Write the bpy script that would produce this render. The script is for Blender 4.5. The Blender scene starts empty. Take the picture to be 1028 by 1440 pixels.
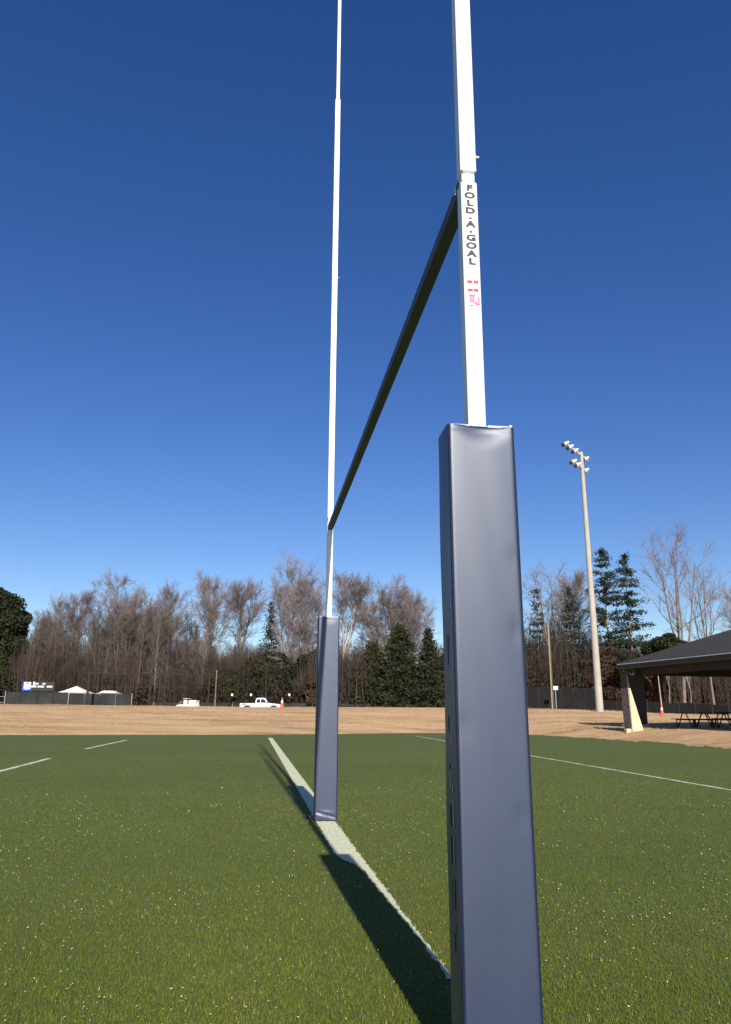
import bpy, math, random
import numpy as np
from mathutils import Vector, Matrix

scene = bpy.context.scene
COL = scene.collection
R = math.radians
rng = np.random.default_rng(7)
random.seed(7)

# ------------------------------------------------------------------ camera
FPX = 1055.2                      # focal length in pixels of a 1028 x 1440 frame
PITCH, ROLL, EYE = 0.2616, 0.0056, 1.0721
_fw = np.array([0, math.cos(PITCH), math.sin(PITCH)])
_r0 = np.array([1.0, 0, 0])
_u0 = np.array([0, -math.sin(PITCH), math.cos(PITCH)])
_c, _s = math.cos(ROLL), math.sin(ROLL)
_rt = _c * _r0 + _s * _u0
_up = -_s * _r0 + _c * _u0
cd = bpy.data.cameras.new('camera')
cam = bpy.data.objects.new('camera', cd)
COL.objects.link(cam)
cd.sensor_fit = 'VERTICAL'
cd.sensor_height = 24.0
cd.sensor_width = 24.0
cd.lens = 24.0 * FPX / 1440.0
cd.clip_start = 0.05
cd.clip_end = 6000
M = Matrix.Identity(4)
for i in range(3):
    M[i][0], M[i][1], M[i][2] = _rt[i], _up[i], -_fw[i]
M[2][3] = EYE
cam.matrix_world = M
scene.camera = cam


def ray(px, py):
    return _fw * FPX + _rt * (px - 514) - _up * (py - 720)


def at(px, py, depth):
    """the world point that lies in direction (px, py) at distance depth along Y"""
    d = ray(px, py)
    p = d * (depth / d[1])
    return np.array([p[0], p[1], p[2] + EYE])


def on_turf(px, py):
    d = ray(px, py)
    p = d * (-EYE / d[2])
    return np.array([p[0], p[1], 0.0])


# ------------------------------------------------------------------ tagging
def tag(o, label=None, cat=None, group=None, kind=None):
    if label:
        o['label'] = label
    if cat:
        o['category'] = cat
    if group:
        o['group'] = group
    if kind:
        o['kind'] = kind
    return o


def empty(name, loc, rz=0.0, label=None, cat=None, group=None):
    o = bpy.data.objects.new(name, None)
    COL.objects.link(o)
    o.location = [float(v) for v in loc]
    o.rotation_euler = (0, 0, rz)
    o.empty_display_size = 0.2
    return tag(o, label, cat, group)


# ------------------------------------------------------------------ materials
def mat(name, color, rough=0.6, spec=0.5, metal=0.0, noise=None, bump=None, coord='Object'):
    """noise: (scale, colour2, lo, hi); bump: (scale, strength, distance)"""
    m = bpy.data.materials.new(name)
    m.use_nodes = True
    nt = m.node_tree
    b = nt.nodes['Principled BSDF']
    b.inputs['Base Color'].default_value = (*color, 1)
    b.inputs['Roughness'].default_value = rough
    b.inputs['Specular IOR Level'].default_value = spec
    b.inputs['Metallic'].default_value = metal
    tc = nt.nodes.new('ShaderNodeTexCoord')
    if noise:
        n = nt.nodes.new('ShaderNodeTexNoise')
        n.inputs['Scale'].default_value = noise[0]
        n.inputs['Detail'].default_value = 6
        nt.links.new(tc.outputs[coord], n.inputs['Vector'])
        cr = nt.nodes.new('ShaderNodeValToRGB')
        cr.color_ramp.elements[0].position = noise[2]
        cr.color_ramp.elements[1].position = noise[3]
        cr.color_ramp.elements[0].color = (*color, 1)
        cr.color_ramp.elements[1].color = (*noise[1], 1)
        nt.links.new(n.outputs['Fac'], cr.inputs['Fac'])
        nt.links.new(cr.outputs['Color'], b.inputs['Base Color'])
    if bump:
        n2 = nt.nodes.new('ShaderNodeTexNoise')
        n2.inputs['Scale'].default_value = bump[0]
        n2.inputs['Detail'].default_value = 5
        nt.links.new(tc.outputs[coord], n2.inputs['Vector'])
        bp = nt.nodes.new('ShaderNodeBump')
        bp.inputs['Strength'].default_value = bump[1]
        bp.inputs['Distance'].default_value = bump[2]
        nt.links.new(n2.outputs['Fac'], bp.inputs['Height'])
        nt.links.new(bp.outputs['Normal'], b.inputs['Normal'])
    return m


M_white = mat('white_powder_coat', (0.82, 0.82, 0.82), 0.4, 0.5, noise=(3.0, (0.76, 0.755, 0.74), 0.35, 0.75))
M_barmetal = mat('bar_metal', (0.095, 0.10, 0.125), 0.6, 0.3, noise=(4, (0.075, 0.08, 0.10), 0.4, 0.7))
M_black = mat('black_print', (0.012, 0.012, 0.014), 0.6)
M_red = mat('red_print', (0.75, 0.02, 0.04), 0.6)
M_pink = mat('pink_print', (0.78, 0.10, 0.26), 0.6)
M_vinyl = mat('navy_vinyl', (0.016, 0.026, 0.066), 0.46, 1.0, noise=(6, (0.020, 0.030, 0.070), 0.35, 0.7), bump=(5, 0.035, 0.01))
_b = M_vinyl.node_tree.nodes['Principled BSDF']
_b.inputs['Coat Weight'].default_value = 0.1
_b.inputs['Specular Tint'].default_value = (0.86, 0.91, 1.0, 1)
_b.inputs['Coat Roughness'].default_value = 0.50
_n = M_vinyl.node_tree.nodes.new('ShaderNodeTexNoise')
_n.inputs['Scale'].default_value = 2.5
_n.inputs['Detail'].default_value = 8
_mr = M_vinyl.node_tree.nodes.new('ShaderNodeMapRange')
_mr.inputs['From Min'].default_value = 0.3
_mr.inputs['From Max'].default_value = 0.7
_mr.inputs['To Min'].default_value = 0.435
_mr.inputs['To Max'].default_value = 0.495
M_vinyl.node_tree.links.new(_n.outputs['Fac'], _mr.inputs['Value'])
M_vinyl.node_tree.links.new(_mr.outputs['Result'], _b.inputs['Roughness'])
M_seam = mat('navy_piping', (0.010, 0.015, 0.040), 0.6, 0.2)
M_mark = mat('faded_marking', (0.034, 0.038, 0.042), 0.7, 0.3)
M_markY = mat('gold_marking', (0.10, 0.09, 0.045), 0.7, 0.3)
M_velcro = mat('grey_hem', (0.52, 0.52, 0.58), 0.6, 0.5)
M_bolt = mat('zinc', (0.75, 0.74, 0.72), 0.35, 0.5, 0.3)
M_line = mat('line_paint', (0.60, 0.60, 0.42), 0.9, 0.2, noise=(35, (0.40, 0.44, 0.24), 0.5, 0.78), coord='Object')
M_line_far = mat('line_paint_far', (0.60, 0.60, 0.50), 0.9, 0.2, noise=(1.6, (0.30, 0.36, 0.18), 0.45, 0.75))
M_line_worn = mat('line_paint_worn', (0.17, 0.20, 0.075), 0.9, 0.2, noise=(0.8, (0.10, 0.16, 0.05), 0.4, 0.7))
M_bark = mat('grey_bark', (0.21, 0.175, 0.15), 0.9, 0.2, noise=(1.5, (0.13, 0.105, 0.09), 0.4, 0.7))
M_bark_pale = mat('pale_bark', (0.40, 0.33, 0.28), 0.9, 0.2, noise=(1.5, (0.26, 0.21, 0.17), 0.4, 0.7))
M_twig = mat('twigs', (0.27, 0.225, 0.22), 0.9, 0.2, noise=(0.35, (0.17, 0.125, 0.11), 0.4, 0.65))
M_twig_tan = mat('tan_twigs', (0.27, 0.215, 0.195), 0.9, 0.2, noise=(0.35, (0.17, 0.12, 0.085), 0.4, 0.65))
M_wood_far = mat('wood_mass', (0.135, 0.112, 0.096), 0.9, 0.2, noise=(0.12, (0.08, 0.067, 0.056), 0.4, 0.65))
M_thicket = mat('thicket_stems', (0.095, 0.072, 0.060), 0.9, 0.1, noise=(0.2, (0.055, 0.043, 0.036), 0.4, 0.65))
M_leaf_dark = mat('dark_evergreen', (0.019, 0.026, 0.012), 0.8, 0.15, noise=(0.7, (0.036, 0.042, 0.018), 0.4, 0.7))
M_leaf_pine = mat('pine_needles', (0.022, 0.032, 0.017), 0.8, 0.15, noise=(0.8, (0.042, 0.050, 0.026), 0.4, 0.7))
M_leaf_olive = mat('olive_evergreen', (0.026, 0.032, 0.012), 0.8, 0.15, noise=(0.7, (0.044, 0.047, 0.018), 0.4, 0.7))
M_leaf_brown = mat('brown_leaves', (0.085, 0.048, 0.032), 0.9, 0.1, noise=(0.6, (0.045, 0.030, 0.022), 0.4, 0.7))
M_brush = mat('brush', (0.036, 0.030, 0.022), 0.9, 0.2, noise=(0.25, (0.022, 0.022, 0.014), 0.4, 0.62))
M_screen = mat('windscreen_mesh', (0.024, 0.026, 0.027), 0.85, 0.15, noise=(0.6, (0.040, 0.043, 0.044), 0.4, 0.7))
M_screen2 = mat('windscreen_mesh_grey', (0.011, 0.011, 0.012), 0.9, 0.1, noise=(0.5, (0.018, 0.018, 0.019), 0.4, 0.7))
M_galv = mat('galvanised', (0.36, 0.37, 0.37), 0.5, 0.5, 0.3)
M_darkpost = mat('dark_timber', (0.030, 0.022, 0.018), 0.8, 0.2, noise=(2, (0.05, 0.036, 0.028), 0.4, 0.7))
M_canvas = mat('tent_canvas', (0.80, 0.76, 0.69), 0.8, 0.3, noise=(1.2, (0.74, 0.66, 0.56), 0.5, 0.8))
M_concpole = mat('pole_concrete', (0.42, 0.39, 0.34), 0.7, 0.3, noise=(0.9, (0.34, 0.315, 0.27), 0.35, 0.7))
M_woodpole = mat('pole_timber', (0.50, 0.40, 0.26), 0.8, 0.3, noise=(1.2, (0.36, 0.27, 0.17), 0.4, 0.7))
M_lampbox = mat('lamp_housing', (0.70, 0.66, 0.58), 0.4, 0.5, noise=(3, (0.6, 0.56, 0.5), 0.4, 0.7))
M_lampglass = mat('lamp_glass', (0.10, 0.12, 0.15), 0.1, 0.6)
M_shingle = mat('shingles', (0.044, 0.042, 0.040), 0.95, 0.1, noise=(7, (0.066, 0.062, 0.058), 0.35, 0.7), bump=(14, 0.4, 0.02))
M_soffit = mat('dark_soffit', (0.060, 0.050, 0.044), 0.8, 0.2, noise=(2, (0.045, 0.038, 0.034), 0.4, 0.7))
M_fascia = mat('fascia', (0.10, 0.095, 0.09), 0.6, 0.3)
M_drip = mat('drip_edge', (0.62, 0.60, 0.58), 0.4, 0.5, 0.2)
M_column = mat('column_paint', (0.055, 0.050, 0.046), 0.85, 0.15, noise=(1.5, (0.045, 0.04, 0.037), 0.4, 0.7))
M_stone = mat('pink_stone', (0.42, 0.31, 0.27), 0.9, 0.2, noise=(9, (0.20, 0.14, 0.12), 0.45, 0.62), bump=(9, 0.5, 0.02))
M_cream = mat('cream_render', (0.66, 0.52, 0.36), 0.85, 0.2, noise=(3, (0.58, 0.45, 0.31), 0.4, 0.7), bump=(20, 0.3, 0.01))
M_orange = mat('cone_orange', (0.80, 0.10, 0.02), 0.5, 0.4, noise=(5, (0.72, 0.08, 0.02), 0.4, 0.7))
M_collar = mat('reflective_collar', (0.78, 0.72, 0.62), 0.5, 0.4)
M_tableframe = mat('table_frame', (0.012, 0.012, 0.013), 0.5, 0.4)
M_tabletop = mat('table_top', (0.05, 0.04, 0.034), 0.6, 0.3, noise=(4, (0.035, 0.028, 0.024), 0.4, 0.7))
M_car = mat('white_car_paint', (0.80, 0.80, 0.80), 0.3, 0.5, noise=(0.9, (0.76, 0.76, 0.76), 0.4, 0.7))
M_glass = mat('car_glass', (0.015, 0.018, 0.022), 0.08, 0.6)
M_tyre = mat('tyre', (0.018, 0.018, 0.018), 0.85, 0.2)
M_rim = mat('rim', (0.45, 0.45, 0.46), 0.35, 0.5, 0.6)
M_trimdark = mat('dark_trim', (0.025, 0.025, 0.027), 0.6, 0.3)
M_lightred = mat('tail_lens', (0.45, 0.02, 0.02), 0.25, 0.5)
M_lightclear = mat('head_lens', (0.62, 0.62, 0.62), 0.15, 0.6)
M_greywind = mat('grey_screen', (0.30, 0.33, 0.35), 0.2, 0.5)
M_blue = mat('sign_blue', (0.02, 0.09, 0.62), 0.5, 0.4)
M_paleblue = mat('sign_pale_blue', (0.35, 0.52, 0.85), 0.5, 0.4)
M_board = mat('board_dark', (0.030, 0.036, 0.032), 0.6, 0.3)
M_signwhite = mat('sign_white', (0.80, 0.80, 0.80), 0.5, 0.4)
M_brick = mat('brick', (0.23, 0.095, 0.062), 0.9, 0.2, noise=(1.5, (0.17, 0.075, 0.05), 0.4, 0.7))
M_roofpale = mat('pale_roof', (0.30, 0.25, 0.235), 0.8, 0.2, noise=(1.0, (0.24, 0.2, 0.19), 0.4, 0.7))
M_trimwhite = mat('house_trim', (0.55, 0.50, 0.48), 0.6, 0.3)


def mat_turf():
    m = bpy.data.materials.new('turf_green')
    m.use_nodes = True
    nt = m.node_tree
    N, L = nt.nodes, nt.links
    b = N['Principled BSDF']
    b.inputs['Roughness'].default_value = 0.85
    b.inputs['Specular IOR Level'].default_value = 0.25
    tc = N.new('ShaderNodeTexCoord')

    def noise(scale, detail, stretch=None):
        n = N.new('ShaderNodeTexNoise')
        n.inputs['Scale'].default_value = scale
        n.inputs['Detail'].default_value = detail
        if stretch:
            mp = N.new('ShaderNodeMapping')
            mp.inputs['Scale'].default_value = stretch
            L.new(tc.outputs['Object'], mp.inputs['Vector'])
            L.new(mp.outputs['Vector'], n.inputs['Vector'])
        else:
            L.new(tc.outputs['Object'], n.inputs['Vector'])
        return n

    def ramp(n, stops):
        r = N.new('ShaderNodeValToRGB')
        e = r.color_ramp.elements
        e[0].position, e[0].color = stops[0][0], (*stops[0][1], 1)
        e[1].position, e[1].color = stops[-1][0], (*stops[-1][1], 1)
        for p, c in stops[1:-1]:
            x = e.new(p)
            x.color = (*c, 1)
        L.new(n.outputs['Fac'], r.inputs['Fac'])
        return r

    def mix(a, c, fac, mode='MIX'):
        x = N.new('ShaderNodeMixRGB')
        x.blend_type = mode
        x.inputs['Fac'].default_value = fac
        L.new(a.outputs[0], x.inputs[1])
        L.new(c.outputs[0], x.inputs[2])
        return x
    big = ramp(noise(0.16, 4, (1, 2.2, 1)), [(0.3, (0.084, 0.116, 0.028)), (0.55, (0.100, 0.127, 0.034)), (0.75, (0.126, 0.143, 0.044))])
    mid = ramp(noise(1.4, 6), [(0.3, (0.080, 0.113, 0.022)), (0.7, (0.116, 0.139, 0.038))])
    fine = ramp(noise(70, 4), [(0.3, (0.5, 0.5, 0.5)), (0.7, (1.3, 1.3, 1.2))])
    c = mix(mix(big, mid, 0.45), fine, 0.65, 'MULTIPLY')
    L.new(c.outputs[0], b.inputs['Base Color'])
    hb = noise(95, 3)
    hb2 = noise(9, 4)
    ad = N.new('ShaderNodeMath')
    ad.operation = 'MULTIPLY_ADD'
    L.new(hb2.outputs['Fac'], ad.inputs[0])
    ad.inputs[1].default_value = 0.6
    L.new(hb.outputs['Fac'], ad.inputs[2])
    bp = N.new('ShaderNodeBump')
    bp.inputs['Strength'].default_value = 0.55
    bp.inputs['Distance'].default_value = 0.02
    L.new(ad.outputs[0], bp.inputs['Height'])
    L.new(bp.outputs['Normal'], b.inputs['Normal'])
    return m


def mat_dry():
    m = bpy.data.materials.new('dormant_grass')
    m.use_nodes = True
    nt = m.node_tree
    N, L = nt.nodes, nt.links
    b = N['Principled BSDF']
    b.inputs['Roughness'].default_value = 0.95
    b.inputs['Specular IOR Level'].default_value = 0.1
    tc = N.new('ShaderNodeTexCoord')
    mp = N.new('ShaderNodeMapping')
    mp.inputs['Scale'].default_value = (0.11, 0.6, 1.2)
    L.new(tc.outputs['Object'], mp.inputs['Vector'])

    def nz(scale, detail, src, rough=0.6):
        n = N.new('ShaderNodeTexNoise')
        n.inputs['Scale'].default_value = scale
        n.inputs['Detail'].default_value = detail
        n.inputs['Roughness'].default_value = rough
        L.new(src, n.inputs['Vector'])
        return n
    a = nz(1.0, 9, mp.outputs['Vector'], 0.66)
    r = N.new('ShaderNodeValToRGB')
    e = r.color_ramp.elements
    e[0].position, e[0].color = 0.30, (0.27, 0.150, 0.075, 1)
    e[1].position, e[1].color = 0.72, (0.66, 0.46, 0.27, 1)
    x = e.new(0.44)
    x.color = (0.50, 0.32, 0.17, 1)
    x = e.new(0.56)
    x.color = (0.58, 0.385, 0.215, 1)
    L.new(a.outputs['Fac'], r.inputs['Fac'])
    g = nz(0.22, 5, tc.outputs['Object'])
    rg = N.new('ShaderNodeValToRGB')
    rg.color_ramp.elements[0].position = 0.52
    rg.color_ramp.elements[0].color = (0, 0, 0, 1)
    rg.color_ramp.elements[1].position = 0.75
    rg.color_ramp.elements[1].color = (0.65, 0.65, 0.65, 1)
    L.new(g.outputs['Fac'], rg.inputs['Fac'])
    mx = N.new('ShaderNodeMixRGB')
    mx.inputs[2].default_value = (0.33, 0.25, 0.13, 1)
    L.new(rg.outputs['Color'], mx.inputs['Fac'])
    L.new(r.outputs['Color'], mx.inputs[1])
    f = nz(9, 5, tc.outputs['Object'], 0.7)
    rf = N.new('ShaderNodeValToRGB')
    rf.color_ramp.elements[0].position = 0.3
    rf.color_ramp.elements[0].color = (0.70, 0.68, 0.66, 1)
    rf.color_ramp.elements[1].position = 0.6
    rf.color_ramp.elements[1].color = (1.08, 1.08, 1.08, 1)
    L.new(f.outputs['Fac'], rf.inputs['Fac'])
    mm = N.new('ShaderNodeMixRGB')
    mm.blend_type = 'MULTIPLY'
    mm.inputs['Fac'].default_value = 0.8
    L.new(mx.outputs[0], mm.inputs[1])
    L.new(rf.outputs['Color'], mm.inputs[2])
    L.new(mm.outputs[0], b.inputs['Base Color'])
    bp = N.new('ShaderNodeBump')
    bp.inputs['Strength'].default_value = 0.9
    bp.inputs['Distance'].default_value = 0.12
    f2 = nz(2.2, 8, tc.outputs['Object'], 0.7)
    L.new(f2.outputs['Fac'], bp.inputs['Height'])
    L.new(bp.outputs['Normal'], b.inputs['Normal'])
    return m


def mat_blades():
    m = bpy.data.materials.new('grass_blade')
    m.use_nodes = True
    nt = m.node_tree
    b = nt.nodes['Principled BSDF']
    a = nt.nodes.new('ShaderNodeAttribute')
    a.attribute_name = 'tint'
    nt.links.new(a.outputs['Color'], b.inputs['Base Color'])
    b.inputs['Roughness'].default_value = 0.7
    b.inputs['Specular IOR Level'].default_value = 0.15
    return m


M_turf, M_dry, M_blade = mat_turf(), mat_dry(), mat_blades()


# ------------------------------------------------------------------ mesh building
class MB:
    def __init__(self):
        self.v, self.f = [], []

    def add(self, vs, fs):
        o = len(self.v)
        self.v += [tuple(float(c) for c in p) for p in vs]
        self.f += [tuple(i + o for i in q) for q in fs]
        return self

    def box(self, c, s, rz=0.0, b=0.0):
        hx, hy, hz = s[0] / 2, s[1] / 2, s[2] / 2
        ca, sa = math.cos(rz), math.sin(rz)
        P = []
        if b <= 0:
            for z in (-hz, hz):
                for x, y in ((-hx, -hy), (hx, -hy), (hx, hy), (-hx, hy)):
                    P.append((x, y, z))
            F = [(0, 3, 2, 1), (4, 5, 6, 7), (0, 1, 5, 4), (1, 2, 6, 5), (2, 3, 7, 6), (3, 0, 4, 7)]
        else:
            ring = []
            for x, y in ((-1, -1), (1, -1), (1, 1), (-1, 1)):
                p1 = (x * hx, y * (hy - b))
                p2 = (x * (hx - b), y * hy)
                ring += [p1, p2] if x * y > 0 else [p2, p1]
            n = 8
            for z, k in ((-hz, 1), (-hz + b, 0), (hz - b, 0), (hz, 1)):
                for x, y in ring:
                    fx, fy = ((hx - b) / hx, (hy - b) / hy) if k else (1, 1)
                    P.append((x * fx, y * fy, z))
            F = [tuple(range(n - 1, -1, -1)), tuple(range(3 * n, 4 * n))]
            for k in range(3):
                for i in range(n):
                    j = (i + 1) % n
                    F.append((k * n + i, k * n + j, (k + 1) * n + j, (k + 1) * n + i))
        self.add([(c[0] + x * ca - y * sa, c[1] + x * sa + y * ca, c[2] + z) for x, y, z in P], F)
        return self

    def tube(self, pts, radii, n=8, cap=True):
        pts = [np.array(p, float) for p in pts]
        if not hasattr(radii, '__len__'):
            radii = [radii] * len(pts)
        V, F = [], []
        for i, p in enumerate(pts):
            t = pts[min(i + 1, len(pts) - 1)] - pts[max(i - 1, 0)]
            t = t / (np.linalg.norm(t) + 1e-9)
            a = np.cross(t, (0, 1, 0) if abs(t[1]) < 0.9 else (1, 0, 0))
            a /= np.linalg.norm(a)
            b = np.cross(t, a)
            for k in range(n):
                an = 2 * math.pi * k / n
                V.append(p + radii[i] * (math.cos(an) * a + math.sin(an) * b))
        for i in range(len(pts) - 1):
            for k in range(n):
                j = (k + 1) % n
                F.append((i * n + k, i * n + j, (i + 1) * n + j, (i + 1) * n + k))
        if cap:
            F.append(tuple(range(n - 1, -1, -1)))
            o = (len(pts) - 1) * n
            F.append(tuple(range(o, o + n)))
        self.add(V, F)
        return self

    def prism(self, poly, d0, d1, axis='y'):
        """a closed polygon in the xz plane (axis y) or yz plane (axis x), extruded from d0 to d1"""
        n = len(poly)
        V = []
        for d in (d0, d1):
            for a, c in poly:
                V.append((a, d, c) if axis == 'y' else (d, a, c))
        F = [tuple(range(n - 1, -1, -1)), tuple(range(n, 2 * n))]
        for i in range(n):
            j = (i + 1) % n
            F.append((i, j, n + j, n + i))
        self.add(V, F)
        return self

    def build(self, name, m, parent=None, smooth=False, loc=None, recalc=True):
        me = bpy.data.meshes.new(name)
        me.from_pydata(self.v, [], self.f)
        if recalc:
            import bmesh
            bm = bmesh.new()
            bm.from_mesh(me)
            bmesh.ops.recalc_face_normals(bm, faces=bm.faces)
            bm.to_mesh(me)
            bm.free()
        return link(name, me, m, parent, smooth, loc)


def link(name, me, m, parent=None, smooth=False, loc=None):
    if m and not me.materials:
        me.materials.append(m)
    if smooth:
        me.polygons.foreach_set('use_smooth', [True] * len(me.polygons))
        try:
            me.set_sharp_from_angle(angle=R(40))
        except Exception:
            pass
    o = bpy.data.objects.new(name, me)
    COL.objects.link(o)
    if parent:
        o.parent = parent
    if loc is not None:
        o.location = [float(v) for v in loc]
    return o


def np_mesh(name, V, F):
    """V (n,3), F (m,3) triangles"""
    me = bpy.data.meshes.new(name)
    V = np.asarray(V, np.float32)
    F = np.asarray(F, np.int32)
    me.vertices.add(len(V))
    me.vertices.foreach_set('co', V.ravel())
    me.loops.add(F.size)
    me.loops.foreach_set('vertex_index', F.ravel())
    me.polygons.add(len(F))
    me.polygons.foreach_set('loop_start', np.arange(0, F.size, 3, dtype=np.int32))
    try:
        me.polygons.foreach_set('loop_total', np.full(len(F), 3, np.int32))
    except Exception:
        pass
    me.update(calc_edges=True)
    return me


# ------------------------------------------------------------------ terrain
EDGE_PX = [(-420, 1036), (-60, 1034), (0, 1033.6), (150, 1033.4), (380, 1033), (520, 1031.5), (600, 1030.6), (680, 1031.4),
           (750, 1033.2), (820, 1036.5), (880, 1040.5), (940, 1044.5), (1000, 1048.5), (1060, 1053), (1180, 1064), (1500, 1090)]
EDGE = [on_turf(*q) for q in EDGE_PX]
_ea = np.array([e[0] / e[1] for e in EDGE])
_ey = np.array([e[1] for e in EDGE])
CREST_D = 57.0
CREST_PX = [(-300, 989), (0, 990), (200, 992.3), (350, 994.2), (600, 995), (760, 996.5), (843, 998.5), (900, 1001.5), (965, 1005), (1060, 1008), (1400, 1010)]
_ca = np.array([at(a, b, CREST_D)[0] / CREST_D for a, b in CREST_PX])
_cz = np.array([at(a, b, CREST_D)[2] for a, b in CREST_PX])


def sstep(a, b, x):
    t = np.clip((x - a) / (b - a), 0, 1)
    return t * t * (3 - 2 * t)


def gz(x, y):
    x = np.asarray(x, float)
    y = np.asarray(y, float)
    a = x / np.maximum(y, 6.0)
    e = np.interp(a, _ea, _ey)
    cz = np.interp(a, _ca, _cz)
    left = cz * np.clip((y - e) / (CREST_D - e), 0, 1) ** 0.9
    shelf = 0.42 * sstep(0, 6, y - e) + 0.020 * np.clip(y - 38, 0, 9)
    flat = shelf + (np.maximum(cz, 0.7) - 0.60) * sstep(46.5, CREST_D, y)
    w = sstep(0.19, 0.33, a)
    z = left * (1 - w) + flat * w
    back = sstep(CREST_D, 92, y)
    z = np.where(y > CREST_D, cz * (1 - back) + 1.25 * back, z)
    rough = 0.035 * np.sin(x * 1.7 + y * 0.9) * np.sin(y * 1.3 - x * 0.4) + 0.03 * np.sin(x * 0.61 + 1.3) * np.sin(y * 0.83)
    z = z + rough * sstep(1.5, 7, y - e) * (1 - sstep(CREST_D - 6, CREST_D, y))
    z = np.where(y < e + 0.2, -0.012, np.maximum(z, -0.012))
    return z


def g3(x, y, dz=0.0):
    return np.array([x, y, float(gz(x, y)) + dz])


def grid_axis(parts):
    out = []
    for a, b, s in parts:
        n = max(1, int(round((b - a) / s)))
        out += list(np.linspace(a, b, n, endpoint=False))
    out.append(parts[-1][1])
    return np.array(out)


xs = grid_axis([(-3000, -300, 450), (-300, -60, 24), (-60, -32, 2.5), (-32, 32, 0.6), (32, 60, 2.5), (60, 300, 24), (300, 3000, 450)])
ys = grid_axis([(-3000, -100, 500), (-100, 20, 20), (20, 70, 0.5), (70, 110, 2.5), (110, 300, 20), (300, 5000, 600)])
X, Y = np.meshgrid(xs, ys)
V = np.stack([X, Y, gz(X, Y)], -1).reshape(-1, 3)
nx_, ny_ = len(xs), len(ys)
I = np.arange(nx_ * ny_).reshape(ny_, nx_)
q = np.stack([I[:-1, :-1], I[:-1, 1:], I[1:, 1:], I[1:, :-1]], -1).reshape(-1, 4)
F = np.concatenate([q[:, [0, 1, 2]], q[:, [0, 2, 3]]])
gr = link('ground', np_mesh('ground', V, F), M_dry, smooth=False)
gr.data.polygons.foreach_set('use_smooth', [True] * len(gr.data.polygons))
tag(gr, kind='structure')

# the turf: one flat sheet whose far edge is ragged
al = np.concatenate([np.linspace(_ea[0], 0.18, 500), np.linspace(0.18, _ea[-1], 520)[1:]])
el = np.interp(al, _ea, _ey)
rag = sum(np.sin(al * f + p) * w for f, p, w in ((37, 0.4, .5), (83, 1.7, .35), (171, 2.2, .3), (390, .9, .22), (733, 2.9, .14)))
amp = 0.22 + 1.5 * sstep(0.2, 0.34, al)
el2 = el + rag * amp - 0.6 * sstep(0.2, 0.34, al)
top = [(a * e, e, 0.0) for a, e in zip(al, el2)]
bot = [(a, 1.0, 0.0) for a in al]
n = len(al)
tv = top + bot + [(-70, -60, 0), (70, -60, 0), (-70, top[0][1], 0), (70, top[-1][1], 0)]
tf = [(i, n + i, n + i + 1, i + 1) for i in range(n - 1)]
k0 = 2 * n
tf += [(k0 + 2, k0, n, 0), (n - 1, 2 * n - 1, k0 + 1, k0 + 3), tuple(range(n, 2 * n)) [::-1] + (k0, k0 + 1)]
b = MB().add(tv, tf)
turf = b.build('turf', M_turf, recalc=False)
import bmesh
_bm = bmesh.new()
_bm.from_mesh(turf.data)
for f_ in _bm.faces:
    if f_.normal.z < 0:
        f_.normal_flip()
_bm.to_mesh(turf.data)
_bm.free()
tag(turf, kind='structure')

# ------------------------------------------------------------------ goal position
TH = -0.1421
G = np.array([math.sin(TH), math.cos(TH), 0])
SD = np.array([G[1], -G[0], 0])
NEAR = np.array([0.407, 2.6197, 0])
FAR = NEAR + 5.7 * G
LW = 0.098                                     # half width of the goal line


def line_strip(name, p, q, hw, m, wob=0.01, step=0.1, z=0.004, left=None):
    p, q = np.array(p[:2]), np.array(q[:2])
    d = q - p
    ln = np.linalg.norm(d)
    d /= ln
    nrm = np.array([d[1], -d[0]])
    k = int(ln / step) + 1
    V, F = [], []
    for i in range(k + 1):
        c = p + d * ln * i / k
        w1, w2 = hw + random.gauss(0, wob), hw + random.gauss(0, wob)
        if left:
            w1 = min(w1, -left(ln * i / k))
        a, b2 = c - nrm * w1, c + nrm * w2
        V += [(a[0], a[1], z), (b2[0], b2[1], z)]
        if i:
            o = 2 * i
            F.append((o - 2, o - 1, o + 1, o))
    o = MB().add(V, F).build(name, m, recalc=False)
    if o.data.polygons[0].normal.z < 0:
        o.data.flip_normals()
    return tag(o, kind='structure')


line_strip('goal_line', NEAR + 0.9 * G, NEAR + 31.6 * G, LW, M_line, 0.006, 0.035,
           left=lambda s_: -LW + 1.45 * LW * (1 - sstep(3.1, 3.85, s_ + 0.9)) + 0.35 * LW * (1 - sstep(1.4, 3.0, s_ + 0.9)) + 0.006 * math.sin((s_ + 0.9) * 19) + 0.005 * math.sin((s_ + 0.9) * 47))  # paint strip cut back on its left to mimic the near pad's shadow
line_strip('side_line', on_turf(586, 1035.4), on_turf(1120, 1127), 0.045, M_line_far, 0.008, 0.12)
line_strip('dash_line', on_turf(-75, 1104), on_turf(70, 1066.6), 0.055, M_line_far, 0.01, 0.12)
line_strip('dash_line', on_turf(120, 1053.4), on_turf(178, 1040.8), 0.06, M_line_far, 0.01, 0.12)
line_strip('touch_line', on_turf(178, 1040.2), on_turf(586, 1035.6), 0.06, M_line_worn, 0.02, 0.3, z=0.003)
line_strip('touch_line', on_turf(-60, 1049.5), on_turf(110, 1048), 0.05, M_line_worn, 0.02, 0.3)
line_strip('touch_line', on_turf(-60, 1042), on_turf(176, 1040.3), 0.05, M_line_worn, 0.02, 0.3)


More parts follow.
